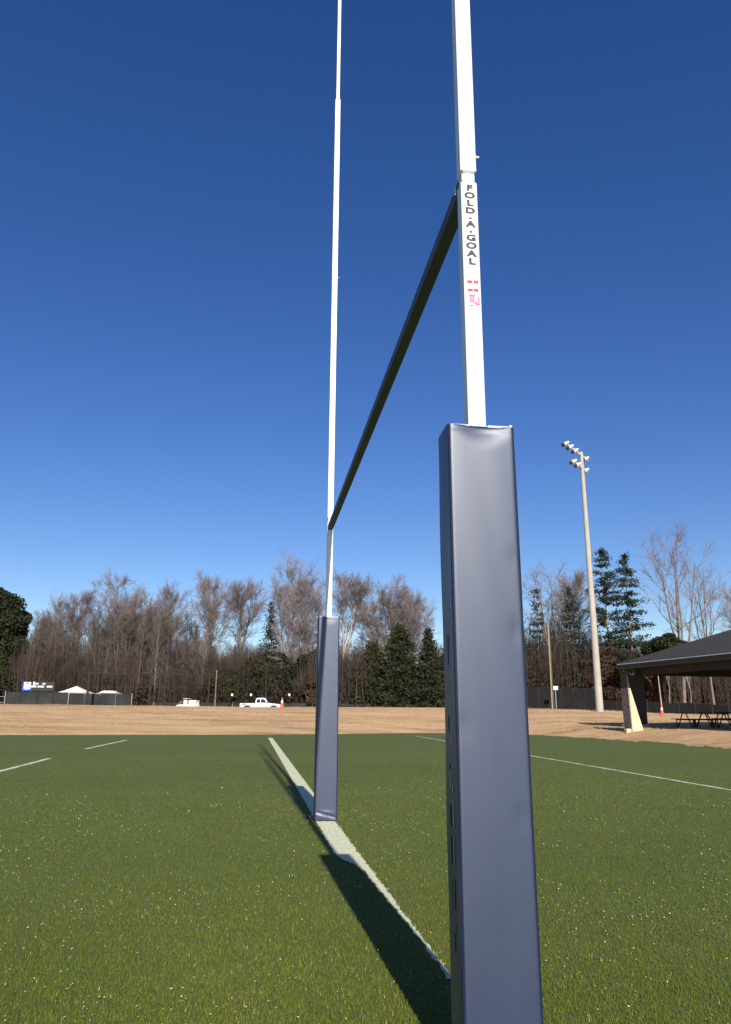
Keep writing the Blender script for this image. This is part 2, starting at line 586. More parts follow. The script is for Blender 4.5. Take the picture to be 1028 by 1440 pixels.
# ------------------------------------------------------------------ grass blades (stuff)
def blades(name, P, h, w, tint, m, lean=0.5):
    k = len(P)
    az = rng.uniform(0, 2 * np.pi, k)
    la = rng.uniform(0, 2 * np.pi, k)
    ll = rng.uniform(0.1, lean, k) * h
    d = np.stack([np.cos(az), np.sin(az), np.zeros(k)], -1) * (w / 2)[:, None]
    tip = P + np.stack([np.cos(la) * ll, np.sin(la) * ll, h], -1)
    V = np.stack([P - d, P + d, tip], 1).reshape(-1, 3)
    F = np.arange(3 * k).reshape(-1, 3)
    me = np_mesh(name, V, F)
    at_ = me.color_attributes.new('tint', 'FLOAT_COLOR', 'POINT')
    c = np.ones((3 * k, 4), np.float32)
    c[:, :3] = np.repeat(tint, 3, axis=0)
    at_.data.foreach_set('color', c.ravel())
    return link(name, me, m)


NB = 760000
rr = np.exp(np.log(1.5) + np.log(44 / 1.5) * rng.uniform(0, 1, NB))
far_ = rng.uniform(0, 1, NB) > 1 - np.clip((40 - rr) / 31, 0, 1)
rr = rr[far_]
NB = len(rr)
aa = rng.uniform(R(-47), R(47), NB)
P = np.stack([rr * np.sin(aa), rr * np.cos(aa), np.zeros(NB)], -1)
rel = P - NEAR
lat = rel @ SD
along = rel @ G
# near pad's shadow imitated by leaving out the left part of the line
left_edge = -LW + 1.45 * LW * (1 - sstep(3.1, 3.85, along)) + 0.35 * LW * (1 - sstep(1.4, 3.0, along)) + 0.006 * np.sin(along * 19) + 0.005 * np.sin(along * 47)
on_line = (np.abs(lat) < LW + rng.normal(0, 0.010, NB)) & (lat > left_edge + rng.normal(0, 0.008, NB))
h = rng.uniform(0.008, 0.019, NB) * np.clip(1.15 - rr / 45, 0.6, 1.1)
w = 0.0014 + 0.00050 * rr
t = rng.random(NB)
patch = 0.5 + 0.5 * np.sin(P[:, 0] * 1.9 + 1.1 * np.sin(P[:, 1] * 1.3)) * np.sin(P[:, 1] * 1.1 + 0.7)
ca = np.array([0.058, 0.090, 0.008])
cb = np.array([0.128, 0.148, 0.018])
tint = ca + (cb - ca) * (t * (0.65 + 0.35 * patch))[:, None]
straw = rng.random(NB) < 0.006 + 0.02 * patch ** 3
tint[straw] = np.array([0.36, 0.31, 0.14]) * rng.uniform(0.6, 1.25, (straw.sum(), 1))
big_ = 0.5 + 0.25 * np.sin(P[:, 0] * 0.55 + 1.3 * np.sin(P[:, 1] * 0.31) + 0.6) + 0.25 * np.sin(P[:, 1] * 0.72 - P[:, 0] * 0.23)
tint *= (0.86 + 0.30 * big_)[:, None] * np.stack([1.0 + 0.10 * big_, np.ones(NB), 1.0 - 0.25 * big_], -1)
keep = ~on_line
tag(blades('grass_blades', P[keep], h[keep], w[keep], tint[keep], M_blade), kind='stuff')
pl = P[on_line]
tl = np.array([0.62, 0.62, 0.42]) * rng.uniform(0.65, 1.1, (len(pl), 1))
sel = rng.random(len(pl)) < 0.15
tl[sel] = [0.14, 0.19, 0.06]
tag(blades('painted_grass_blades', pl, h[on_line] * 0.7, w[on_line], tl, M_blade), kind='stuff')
# rough dry grass standing on the bank
NT = 90000
ty = rng.uniform(36, 58, NT)
tx = rng.uniform(-0.62, 0.62, NT) * ty
tn = np.sin(tx * 0.8 + 2 * np.sin(ty * 0.7)) * np.sin(ty * 2.1 + tx * 0.25) + rng.normal(0, 0.35, NT)
okb = (ty > np.interp(tx / ty, _ea, _ey) + 0.5) & (tn > 0.1)
tx, ty, tn = tx[okb], ty[okb], tn[okb]
k = len(tx)
Pt = np.stack([tx, ty, gz(tx, ty) - 0.01], -1)
tt = np.array([0.46, 0.31, 0.165]) * rng.uniform(0.45, 1.25, (k, 1))
gsel = rng.random(k) < 0.12
tt[gsel] = np.array([0.16, 0.15, 0.06]) * rng.uniform(0.6, 1.2, (gsel.sum(), 1))
tag(blades('dry_grass_tufts', Pt, rng.uniform(0.02, 0.085, k) * (1 + (tn > 0.9) * 0.8), rng.uniform(0.012, 0.03, k), tt, M_blade, 0.9), kind='stuff')
# bright dry clippings scattered on the turf
NC = 17000
rc = np.exp(rng.uniform(np.log(2.2), np.log(12), NC))
ac = rng.uniform(R(-45), R(45), NC)
Pc = np.stack([rc * np.sin(ac), rc * np.cos(ac), rng.uniform(0.009, 0.019, NC)], -1)
dens = 0.5 + 0.5 * np.sin(Pc[:, 0] * 2.3 + 2 * np.sin(Pc[:, 1] * 0.9)) * np.sin(Pc[:, 1] * 1.7 + 0.4)
ok = (rng.random(NC) < 0.06 + 0.94 * dens ** 2.2)
Pc = Pc[ok]
k = len(Pc)
az = rng.uniform(0, 2 * np.pi, k)
ln = rng.uniform(0.0015, 0.0048, k) * (0.5 + rc[ok] * 0.12)
wd = rng.uniform(0.0007, 0.0016, k) * (0.6 + rc[ok] * 0.20)
d1 = np.stack([np.cos(az), np.sin(az), rng.uniform(-.4, .4, k)], -1) * ln[:, None]
d2 = np.stack([-np.sin(az), np.cos(az), rng.uniform(-.5, .9, k)], -1) * wd[:, None]
Vc = np.stack([Pc - d1 - d2, Pc + d1 - d2, Pc + d1 * 0.8 + d2, Pc - d1 * 0.9 + d2], 1).reshape(-1, 3)
b4 = (np.arange(k) * 4)[:, None]
Fc = np.concatenate([b4 + np.array([0, 1, 2]), b4 + np.array([0, 2, 3])])
mc = np_mesh('dry_clippings', Vc, Fc)
at_ = mc.color_attributes.new('tint', 'FLOAT_COLOR', 'POINT')
cc = np.ones((4 * k, 4), np.float32)
cc[:, :3] = np.repeat(np.array([0.66, 0.60, 0.34]) * rng.uniform(0.5, 1.25, (k, 1)), 4, axis=0)
at_.data.foreach_set('color', cc.ravel())
tag(link('dry_clippings', mc, M_blade), kind='stuff')

# ------------------------------------------------------------------ the goal
RZ = -TH
goal = empty('rugby_goal', NEAR, RZ, 'tall white rugby goal with two uprights and a crossbar, standing on the goal line', 'goal posts')
# local axes: +y runs from the near upright to the far one, -y faces the camera


def text_mesh(body, size, sx, m, name, parent, loc, rot=(R(90), 0, 0), depth=0.0006, bold=0.0):
    cu = bpy.data.curves.new('t', 'FONT')
    cu.body = body
    cu.size = size
    cu.align_x = 'CENTER'
    cu.align_y = 'CENTER'
    cu.extrude = depth
    cu.offset = bold
    ob = bpy.data.objects.new('t', cu)
    COL.objects.link(ob)
    bpy.context.view_layer.update()
    me = bpy.data.meshes.new_from_object(ob.evaluated_get(bpy.context.evaluated_depsgraph_get()))
    bpy.data.objects.remove(ob)
    bpy.data.curves.remove(cu)
    for v in me.vertices:
        v.co.x *= sx
    me.name = name
    return me, rot, loc


def post_section(y, z0, z1, s, bev=0.006):
    return MB().box((0, y, (z0 + z1) / 2), (s, s, z1 - z0), 0, bev)


T = 0.0665
for y0, near in ((0.0, True), (5.7, False)):
    top0 = 3.155
    up = post_section(y0, 0.0, top0, T).build('upright', M_white, goal)
    post_section(y0, top0 + 0.0005, 3.2, 0.054).build('hinge_neck', M_white, up)
    zt = 8.97
    post_section(y0, 3.2005, zt, T).build('sleeve', M_white, up)
    post_section(y0, zt + 0.0005, 11.2, 0.044).build('top_section', M_white, up)
    zp = 3.30 if near else 6.30
    MB().tube([(T / 2 - 0.004, y0, zp), (T / 2 + 0.022, y0, zp)], [0.006, 0.006], 8).build('pin', M_bolt, up)
    if near:
        y = -T / 2 - 0.0008
        letters = 'FOLD-A-GOAL'
        z = 3.130
        for ch in letters:
            stepz = 0.0355 if ch != '-' else 0.027
            me, rot, loc = text_mesh(ch, 0.0375, 1.40 if ch not in '-' else 0.9, M_black, 'l', None, None, bold=0.0021)
            zc = z - stepz / 2 + 0.008
            for v in me.vertices:
                v.co = (v.co.x, y - v.co.z, zc + v.co.y * 0.98)
            me.name = 'letter'
            link('letter' if ch != '-' else 'dash', me, M_black, up)
            z -= stepz
        for zz, hh in ((2.693, 0.011), (2.657, 0.010)):
            for xx, ww in ((-0.011, 0.020), (0.013, 0.017)):
                MB().box((xx, y + 0.0002, zz + (0.001 if xx > 0 else 0)), (ww + 0.002, 0.001, hh + 0.002)).build('red_mark', M_red, up)
        for xx, zz, ww, hh in ((-0.004, 2.634, 0.022, 0.007), (-0.010, 2.6215, 0.005, 0.014), (0.000, 2.6215, 0.005, 0.010),
                               (-0.005, 2.6105, 0.013, 0.006), (0.0205, 2.612, 0.004, 0.036), (0.0135, 2.5965, 0.009, 0.006),
                               (0.008, 2.605, 0.010, 0.006), (-0.006, 2.590, 0.013, 0.005)):
            MB().box((xx * 1.05, y + 0.0002, zz), (ww + 0.0025, 0.001, hh + 0.002)).build('pink_mark', M_pink, up)
bw, bh = 0.056, 0.056
za, zb = 3.143, 3.068
V = []
for yy, zz in ((T / 2 - 0.002, za), (5.7 - T / 2 + 0.002, zb)):
    V += [(-bw / 2, yy, zz), (bw / 2, yy, zz), (bw / 2, yy, zz + bh), (-bw / 2, yy, zz + bh)]
bar = MB().add(V, [(0, 1, 2, 3), (4, 7, 6, 5), (0, 4, 5, 1), (1, 5, 6, 2), (2, 6, 7, 3), (3, 7, 4, 0)]).build('crossbar', M_barmetal, goal)
MB().box((-bw / 2 - 0.004, T / 2 + 0.03, za + bh * 0.55), (0.006, 0.012, 0.034)).build('bolt', M_bolt, bar)


# ------------------------------------------------------------------ post pads
def pad_mesh(seed, w=0.246, d=0.1586, h=2.075, crease_low=False, amp=1.0):
    rs = np.random.default_rng(seed)
    r = 0.013
    prof = []
    # rounded rectangle, counter-clockwise, starting on the front-left
    nf, ns = 26, 10
    for i in range(nf + 1):
        prof.append((-w / 2 + r + (w - 2 * r) * i / nf, -d / 2, 0, -1))
    for i in range(1, 6):
        a = -math.pi / 2 + math.pi / 2 * i / 6
        prof.append((w / 2 - r + r * math.cos(a), -d / 2 + r + r * math.sin(a), math.cos(a), math.sin(a)))
    for i in range(ns + 1):
        prof.append((w / 2, -d / 2 + r + (d - 2 * r) * i / ns, 1, 0))
    for i in range(1, 6):
        a = math.pi / 2 * i / 6
        prof.append((w / 2 - r + r * math.cos(a), d / 2 - r + r * math.sin(a), math.cos(a), math.sin(a)))
    for i in range(nf + 1):
        prof.append((w / 2 - r - (w - 2 * r) * i / nf, d / 2, 0, 1))
    for i in range(1, 6):
        a = math.pi / 2 + math.pi / 2 * i / 6
        prof.append((-w / 2 + r + r * math.cos(a), d / 2 - r + r * math.sin(a), math.cos(a), math.sin(a)))
    for i in range(ns + 1):
        prof.append((-w / 2, d / 2 - r - (d - 2 * r) * i / ns, -1, 0))
    for i in range(1, 6):
        a = math.pi + math.pi / 2 * i / 6
        prof.append((-w / 2 + r + r * math.cos(a), -d / 2 + r + r * math.sin(a), math.cos(a), math.sin(a)))
    n = len(prof)
    zs = np.concatenate([np.linspace(0, 0.16, 17), np.linspace(0.16, h - 0.22, 60)[1:], np.linspace(h - 0.22, h, 34)[1:]])
    ph = rs.uniform(0, 6.28, 12)
    V = []
    for z in zs:
        bow = 0.0025 * math.sin(z * 2.1 + ph[0]) + 0.001 * math.sin(z * 5.3 + ph[1])
        for x, y, ax, ay in prof:
            u = x / (w / 2)
            dd = 0.0
            edge = max(0.0, 1 - u * u)
            if ay < -0.5:                      # the face towards the camera bulges and puckers
                dd += 0.0016 * edge
                dd += 0.0004 * math.sin(z * 9 + 3 * u + ph[2]) * math.sin(u * 3 + ph[3])
                s = np.clip((z - (h - 0.085)) / 0.085, 0, 1)
                vee = 0.35 + 0.65 * edge
                k = np.clip((z - (h - 0.10 * (1 - 0.75 * (u - 0.12) ** 2))) / 0.10, 0, 1)
                dd -= amp * 0.020 * k * k * vee
                dd += amp * 0.0045 * math.exp(-((z - (h - 0.012)) / 0.009) ** 2) * edge
                for zd, ud, wd2, dp in ((1.58, 0.86, 0.020, 0.0022), (1.33, 0.80, 0.026, 0.0026), (0.74, 0.7, 0.03, 0.0018), (1.02, -0.8, 0.03, 0.0016)):
                    dd -= amp * dp * math.exp(-((z - zd + 0.02 * (u - ud)) / wd2) ** 2 - ((u - ud) / 0.22) ** 2)
                if crease_low:
                    kl = np.clip((0.10 - z) / 0.10, 0, 1)
                    dd += 0.010 * math.sin(kl * 3.1) * (0.6 - 0.4 * u) * edge
                    dd -= 0.012 * math.exp(-((z - 0.055 + 0.03 * u) / 0.012) ** 2) * edge
            elif ay > 0.5:
                dd += 0.004 * edge
            else:
                dd += 0.0015 * math.sin(z * 7 + ph[4] + y * 30)
            V.append((x + ax * dd + bow * 0.6, y + ay * dd, z))
    F = []
    m = len(zs)
    for i in range(m - 1):
        for k2 in range(n):
            j = (k2 + 1) % n
            F.append((i * n + k2, i * n + j, (i + 1) * n + j, (i + 1) * n + k2))
    F.append(tuple(range(n - 1, -1, -1)))
    # top: an inner ring keeps the edge crisp, then a sunk cap
    o = len(V)
    last = V[(m - 1) * n:]
    for x, y, z in last:
        V.append((x * 0.93, y * 0.90, z - 0.002))
    for k2 in range(n):
        j = (k2 + 1) % n
        F.append(((m - 1) * n + k2, (m - 1) * n + j, o + j, o + k2))
    F.append(tuple(range(o, o + n)))
    return MB().add(V, F)


def make_pad(where, seed, label, crease, detail, twist=0.0, w=0.246):
    base = where + np.array([0, 0, 0.012])
    root = empty('post_pad', base, RZ + twist, label, 'post pad', 'pads around the goal uprights')
    hh = 2.068
    cov = pad_mesh(seed, w, 0.1586, hh, crease, 1.0 if detail else 0.5).build('vinyl_cover', M_vinyl, root, smooth=True)
    d = 0.1586
    hem = MB()
    # the hem and hook tape round the open top
    zc = hh + 0.0035
    for x0, x1, t in ((-w / 2 + 0.012, -T / 2 - 0.012, 0.0035), (-T / 2 - 0.004, T / 2 - 0.012, 0.003), (T / 2 - 0.008, w / 2 - 0.02, 0.0045)):
        hem.box(((x0 + x1) / 2, -d / 2 + 0.016, zc - 0.003), (x1 - x0, 0.016, t * 2), random.uniform(-.04, .04), 0.0012)
    hem.build('top_hem', M_velcro, root)
    p = MB()
    for sx in (-1, 1):
        pts = [(sx * (w / 2 - 0.0052) + 0.0010 * math.sin(z * 4 + sx) + 0.002 * math.sin(z * 2.1), -d / 2 + 0.0052, z) for z in np.linspace(0.004, hh - 0.002, 30)]
        p.tube(pts, 0.0052, 8)
    p.build('edge_piping', M_seam, root, smooth=True)
    if detail:
        MB().box((w / 2 - 0.012, -d / 2 + 0.014, hh + 0.004), (0.012, 0.016, 0.012), 0.2, 0.002).build('corner_tab', M_bolt, root)
        # raised marks down the shaded side, as far as they can be read
        xw = -w / 2 - 0.0008
        y0 = -0.006
        mk = [M_mark, 'side_marking']

        def vs(y, z0, z1, t=0.004):
            MB().box((xw, y, (z0 + z1) / 2), (0.003, t, z1 - z0)).build(mk[1], mk[0], root)

        def hs(ya, yb, z, t=0.005):
            MB().box((xw, (ya + yb) / 2, z), (0.003, abs(yb - ya) - 0.0042, t)).build(mk[1], mk[0], root)
        for zt, kind in ((1.05, 'p'), (0.90, 'v'), (0.79, 'u'), (0.68, 'n'), (0.55, 'b'), (0.43, 'y')):
            a, b_ = y0 - 0.012, y0 + 0.014
            zl = zt - 0.085
            if kind == 'p':
                vs(a, zl, zt)
                vs(b_, zt - 0.05, zt)
                hs(a, b_, zt - 0.003)
            elif kind == 'v':
                vs(b_, zl + 0.01, zt)
                vs(a, zl, zl + 0.02)
                hs(a, b_, zt - 0.003)
            elif kind == 'u':
                vs(a, zl, zt)
                vs(b_, zl, zt)
                hs(a, b_, zl + 0.003)
            elif kind == 'n':
                vs(a, zl, zt)
                vs(b_, zl, zt)
                hs(a, b_, zt - 0.003)
            elif kind == 'b':
                MB().box((xw, y0, (zl + zt) / 2), (0.003, 0.022, zt - zl)).build(mk[1], mk[0], root)
            else:
                vs(y0, zl, zt - 0.03)
                vs(a, zt - 0.03, zt)
        mk[0] = M_markY
        vs(y0 + 0.004, 1.22, 1.32)
        vs(y0 + 0.002, 1.10, 1.16)
        for yy, zz, l in ((0.030, 1.56, 0.006), (0.018, 1.575, 0.004), (0.034, 1.535, 0.005), (0.012, 1.545, 0.004)):
            MB().box((xw, yy, zz), (0.003, 0.010, l)).build('logo_marking', M_paleblue, root)
    return root


make_pad(NEAR, 3, 'large navy vinyl pad around the near upright, filling the foreground', False, True)
make_pad(FAR, 11, 'smaller navy vinyl pad around the far upright, farther down the white line', True, False, 0.0, 0.232)


# ------------------------------------------------------------------ floodlight pole
def flood_pole():
    D = 54.5
    base = at(843.5, 999, D)
    bx, by = base[0], base[1]
    topz = at(820.5, 636, D)[2]
    root = empty('floodlight_pole', (bx, by, gz(bx, by) - 0.05), 0, 'tall pale floodlight pole with a bank of lamps on top, beside the pavilion', 'floodlight')
    H = topz - root.location.z
    MB().tube([(0, 0, 0), (0, 0, H * 0.35), (0, 0, H * 0.7), (0, 0, H)], [0.265, 0.22, 0.175, 0.135], 16).build('pole', M_concpole, root, smooth=True)
    dv = np.array([0.58, 0.81])          # the crossarms run towards the camera and to the left
    az = math.atan2(dv[1], dv[0])
    for dz, l0, l1, lamps in ((-0.25, -3.3, 1.4, (-3.1, -2.2, -1.2, 1.1)), (-1.25, -2.0, 1.2, (-1.7, -0.8, 0.9))):
        c = dv * (l0 + l1) / 2
        arm = MB().box((c[0], c[1], H + dz), (l1 - l0, 0.13, 0.16), az, 0.02).build('crossarm', M_lampbox, root)
        for s in lamps:
            p = dv * s
            tilt = R(32)
            n_ = np.array([-0.86, -0.20])   # lamps look out over the field
            n_ = n_ / np.linalg.norm(n_)
            sdv = np.array([-n_[1], n_[0]])
            V = []
            for a_, rad in ((-0.22, 0.13), (0.0, 0.25), (0.30, 0.275)):
                for k2 in range(10):
                    an = 2 * math.pi * (k2 + 0.5) / 10
                    lx, lz = [rad * 0.9 * math.copysign(abs(q_) ** 0.45, q_) * w2 for q_, w2 in ((math.cos(an), 1.0), (math.sin(an), 0.55))]
                    f_ = a_ * math.cos(tilt) - lz * math.sin(tilt) * -1 * 0
                    fx = a_ * math.cos(tilt) + lz * math.sin(tilt)
                    fz = -a_ * math.sin(tilt) + lz * math.cos(tilt)
                    V.append((p[0] + n_[0] * fx + sdv[0] * lx, p[1] + n_[1] * fx + sdv[1] * lx, H + dz + 0.05 + fz))
            F = []
            for i in range(2):
                for k2 in range(10):
                    j = (k2 + 1) % 10
                    F.append((i * 10 + k2, i * 10 + j, (i + 1) * 10 + j, (i + 1) * 10 + k2))
            F.append(tuple(range(10)))
            lamp = MB().add(V, F).build('lamp', M_lampbox, root, smooth=True)
            MB().add([np.array(v) * 1.0 for v in V[20:30]], [tuple(range(10))]).build('lens', M_lampglass, lamp, recalc=False)
    for dz in (-0.7,):
        MB().box((0.0, 0.0, H + dz), (0.34, 0.10, 1.2), az, 0.01).build('bracket', M_galv, root)
    return root


flood_pole()
D = 62.0
pb, ptop = at(778, 998, D), at(769.5, 878, D)
root = empty('utility_pole', (pb[0], pb[1], gz(pb[0], pb[1]) - 0.05), 0, 'thin short tan wooden pole standing left of the floodlight pole', 'pole')
Hp = ptop[2] - root.location.z
MB().tube([(0, 0, 0), (0, 0, Hp * 0.5), (0, 0, Hp)], [0.125, 0.105, 0.085], 10).build('shaft', M_woodpole, root, smooth=True)
MB().tube([(0, 0, Hp + 0.001), (0, 0, Hp + 0.12)], [0.05, 0.02], 8).build('cap', M_galv, root, smooth=True)


# ------------------------------------------------------------------ pavilion
def pavilion():
    C1 = np.array([13.28, 40.1])
    ez = at(868, 933, 40.0)[2]
    a1 = np.array([0.251, -0.968])           # along the long eave, towards the camera
    a2 = np.array([0.968, 0.251])            # across
    LN, WD, RI = 15.0, 9.0, 1.72
    gz0 = float(gz(15, 40))
    root = empty('picnic_pavilion', (C1[0], C1[1], gz0), 0, 'open dark picnic pavilion with a low hipped shingle roof at the right edge', 'pavilion')
    O = np.array([C1[0], C1[1], gz0])

    def W(s, t, z):
        p = C1 + a1 * s + a2 * t
        return np.array([p[0], p[1], z]) - O
    e = ez
    hw = WD / 2
    up = RI
    c = [W(0, 0, e), W(LN, 0, e), W(LN, WD, e), W(0, WD, e)]
    rg = [W(hw, hw, e + up), W(LN - hw, hw, e + up)]
    th = 0.10
    V = [*c, *rg] + [p - np.array([0, 0, th]) for p in (*c, *rg)]
    F = [(0, 4, 5, 1), (1, 5, 2), (2, 5, 4, 3), (3, 4, 0)]
    F2 = [tuple(i + 6 for i in reversed(q_)) for q_ in F]
    sidef = [(0, 1, 7, 6), (1, 2, 8, 7), (2, 3, 9, 8), (3, 0, 6, 9)]
    rf = MB().add(V, F + F2 + sidef).build('roof', M_shingle, root)
    ang = math.atan2(a1[1], a1[0])
    # fascia and drip edge on the two visible eaves
    fm, dm = MB(), MB()

    def beam(mb, s0, t0, s1, t1, z, hgt, wd):
        p, q_ = W(s0, t0, z), W(s1, t1, z)
        m_ = (p + q_) / 2
        L_ = np.linalg.norm((q_ - p)[:2])
        mb.box(m_, (L_, wd, hgt), math.atan2(q_[1] - p[1], q_[0] - p[0]))
    beam(fm, 0.0, 0.03, LN, 0.03, e - 0.20, 0.19, 0.05)
    beam(fm, -0.0, 0.08, 0.0, WD - 0.08, e - 0.20, 0.19, 0.05)
    fm.build('fascia', M_fascia, rf)
    beam(dm, 0.0, -0.025, LN, -0.025, e - 0.055, 0.05, 0.03)
    dm.build('drip_edge', M_drip, rf)
    g_ = MB()
    beam(g_, 0.1, -0.08, LN, -0.08, e - 0.16, 0.09, 0.09)
    g_.build('gutter', M_column, rf)
    # ceiling and beams
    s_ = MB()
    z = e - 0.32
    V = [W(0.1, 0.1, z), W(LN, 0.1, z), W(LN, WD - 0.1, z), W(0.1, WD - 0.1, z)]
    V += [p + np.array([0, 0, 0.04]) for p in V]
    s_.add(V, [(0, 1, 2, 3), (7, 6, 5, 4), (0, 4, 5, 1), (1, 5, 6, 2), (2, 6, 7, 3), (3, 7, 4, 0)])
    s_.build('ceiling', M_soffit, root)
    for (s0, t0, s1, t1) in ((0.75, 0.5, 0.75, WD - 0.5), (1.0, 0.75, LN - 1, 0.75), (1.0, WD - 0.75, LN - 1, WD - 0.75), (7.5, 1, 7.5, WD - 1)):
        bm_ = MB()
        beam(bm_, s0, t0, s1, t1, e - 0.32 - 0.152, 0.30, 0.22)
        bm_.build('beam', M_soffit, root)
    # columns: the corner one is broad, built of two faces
    colh = e - 0.625 - gz0
    pos = [(0.55, 0.42, 1.0, 0.62), (0.75, WD - 0.78, 0.6, 0.6), (7.5, 0.78 + 30, .5, .5), (LN - 1.1, WD - 0.78, 0.6, 0.6), (7.5, WD - 0.78, 0.6, 0.6)]
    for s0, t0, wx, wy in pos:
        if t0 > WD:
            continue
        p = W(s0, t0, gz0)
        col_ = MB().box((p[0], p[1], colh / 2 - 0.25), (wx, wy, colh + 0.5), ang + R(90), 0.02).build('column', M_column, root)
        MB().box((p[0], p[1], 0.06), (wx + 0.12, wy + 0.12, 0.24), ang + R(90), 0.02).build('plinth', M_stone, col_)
    return W, gz0, O


PW, PZ, PO = pavilion()

# tapered masonry buttress in front of the corner column
D = 37.0
bl, br, tl_ = at(889, 1020.5, D), at(905.5, 1020.5, D), at(888, 968, D)
x0, x1, zt = bl[0], br[0], tl_[2]
zg = float(gz(x0, D)) - 0.08
root = empty('masonry_buttress', (x0, D, zg), 0, 'tapered cream and pink stone buttress standing at the pavilion corner', 'buttress')
hgt = zt - zg
wb = x1 - x0
MB().prism([(0.012, 0.0), (wb, 0.0), (0.06, hgt), (0.012, hgt)], 0, 1.05).build('rendered_core', M_cream, root)
stn = MB()
V = [(-0.02, -0.004, 0), (0.010, -0.004, 0), (0.010, -0.004, hgt + 0.02), (-0.06, -0.004, hgt + 0.02), (-0.02, 1.06, 0.0), (0.010, 1.06, 0.0), (0.010, 1.06, hgt + 0.02), (-0.06, 1.06, hgt + 0.02)]
stn.add(V, [(0, 1, 2, 3), (4, 7, 6, 5), (0, 4, 5, 1), (1, 5, 6, 2), (2, 6, 7, 3), (3, 7, 4, 0)])
stn.build('stone_facing', M_stone, root)
MB().box((-0.16, 0.2, 0.10), (0.24, 0.4, 0.24), 0, 0.02).build('footing', M_cream, root)


# picnic tables
def picnic_table(loc, rz, label, proto=[]):
    if not proto:
        root = empty('picnic_table', loc, rz)
        W_, L_ = 0.75, 1.5
        t_ = MB()
        for i in range(4):
            t_.box((0, -0.28 + 0.187 * i, 0.74), (L_, 0.17, 0.045), 0, 0.006)
        t_.build('table_top', M_tabletop, root)
        for s in (-1, 1):
            b_ = MB()
            for i in (0, 1):
                b_.box((0, s * (0.64 + 0.14 * i), 0.44), (L_, 0.125, 0.04), 0, 0.006)
            b_.build('bench', M_tabletop, root)
        for s in (-1, 1):
            x = s * 0.52
            f_ = MB()
            f_.tube([(x, -0.72, 0.0), (x, -0.22, 0.72)], 0.032, 6)
            f_.tube([(x + 0.07, 0.72, 0.0), (x + 0.07, 0.22, 0.72)], 0.032, 6)
            f_.tube([(x + 0.035, -0.78, 0.41), (x + 0.035, 0.78, 0.41)], 0.026, 6)
            f_.tube([(x + 0.035, -0.75, 0.40), (x + 0.035, -0.75, 0.0)], 0.03, 6)
            f_.tube([(x + 0.035, 0.75, 0.40), (x + 0.035, 0.75, 0.0)], 0.03, 6)
            f_.build('leg_frame', M_tableframe, root)
        proto.append(root)
    else:
        src = proto[0]
        root = src.copy()
        COL.objects.link(root)
        root.location = loc
        root.rotation_euler = (0, 0, rz)
        for ch in list(src.children):
            c = ch.copy()
            COL.objects.link(c)
            c.parent = root
    tag(root, label, 'picnic table', 'picnic tables under the pavilion')
    return root


for px, rz, lab in ((976, 0.15, 'dark picnic table farthest left under the pavilion roof'),
                    (1003, 0.30, 'dark picnic table between two others under the pavilion'),
                    (1034, 0.1, 'dark picnic table cut by the right edge of the photo')):
    p = at(px, 1018, 39.2)
    picnic_table((p[0], p[1], float(gz(p[0], p[1])) - 0.01), rz, lab)


# traffic cones
def cone(loc, hgt, label, proto=[]):
    if not proto:
        root = empty('traffic_cone', loc)
        MB().box((0, 0, 0.02), (0.36, 0.36, 0.04), 0, 0.01).build('base', M_orange, root)
        MB().tube([(0, 0, 0.0405), (0, 0, 0.36)], [0.145, 0.085], 14).build('lower_cone', M_orange, root, smooth=True)
        MB().tube([(0, 0, 0.3605), (0, 0, 0.56)], [0.087, 0.055], 14).build('collar', M_collar, root, smooth=True)
        MB().tube([(0, 0, 0.5605), (0, 0, 0.75)], [0.054, 0.028], 14).build('tip', M_orange, root, smooth=True)
        proto.append(root)
    else:
        src = proto[0]
        root = src.copy()
        COL.objects.link(root)
        root.location = loc
        for ch in list(src.children):
            c = ch.copy()
            COL.objects.link(c)
            c.parent = root
    s = hgt / 0.75
    root.scale = (s, s, s)
    return tag(root, label, 'traffic cone', 'orange traffic cones')


p = at(396.5, 995, 56)
cone(g3(p[0], 56, -0.01), 0.78, 'orange traffic cone on the grass crest beside the white pickup')
p = at(931, 1003, 54)
cone(g3(p[0], 54, -0.01), 0.70, 'orange and white traffic cone seen through the open pavilion')

# a slender bare sapling stake rising beside that cone
p0, p1 = at(931.5, 1002, 54.6), at(924.5, 944, 54.6)
zb_ = float(gz(p0[0], 54.6)) - 0.05
root = empty('marker_pole', (p0[0], 54.6, zb_), 0, 'thin pale pole leaning up behind the cone inside the pavilion view', 'pole')
MB().tube([(0, 0, 0), ((p1[0] - p0[0]) * 0.9, 0, p1[2] - zb_)], [0.05, 0.035], 8).build('shaft', M_bark_pale, root, smooth=True)
MB().tube([((p1[0] - p0[0]) * 0.9, 0, p1[2] - zb_ + 0.001), ((p1[0] - p0[0]) * 0.9, 0, p1[2] - zb_ + 0.08)], [0.045, 0.03], 8).build('cap', M_galv, root)


# ------------------------------------------------------------------ pickup truck
def wheel(parent, x, y, r=0.38, w_=0.26):
    t_ = MB().tube([(x, y - w_ / 2, r), (x, y - w_ / 2 + 0.03, r), (x, y + w_ / 2 - 0.03, r), (x, y + w_ / 2, r)], [r - 0.03, r, r, r - 0.03], 18).build('wheel', M_tyre, parent, smooth=True)
    sg = -1 if y < 0 else 1
    MB().tube([(x, y + sg * (w_ / 2 + 0.001), r), (x, y + sg * (w_ / 2 + 0.02), r)], [r * 0.62, r * 0.5], 14).build('rim', M_rim, t_, smooth=True)


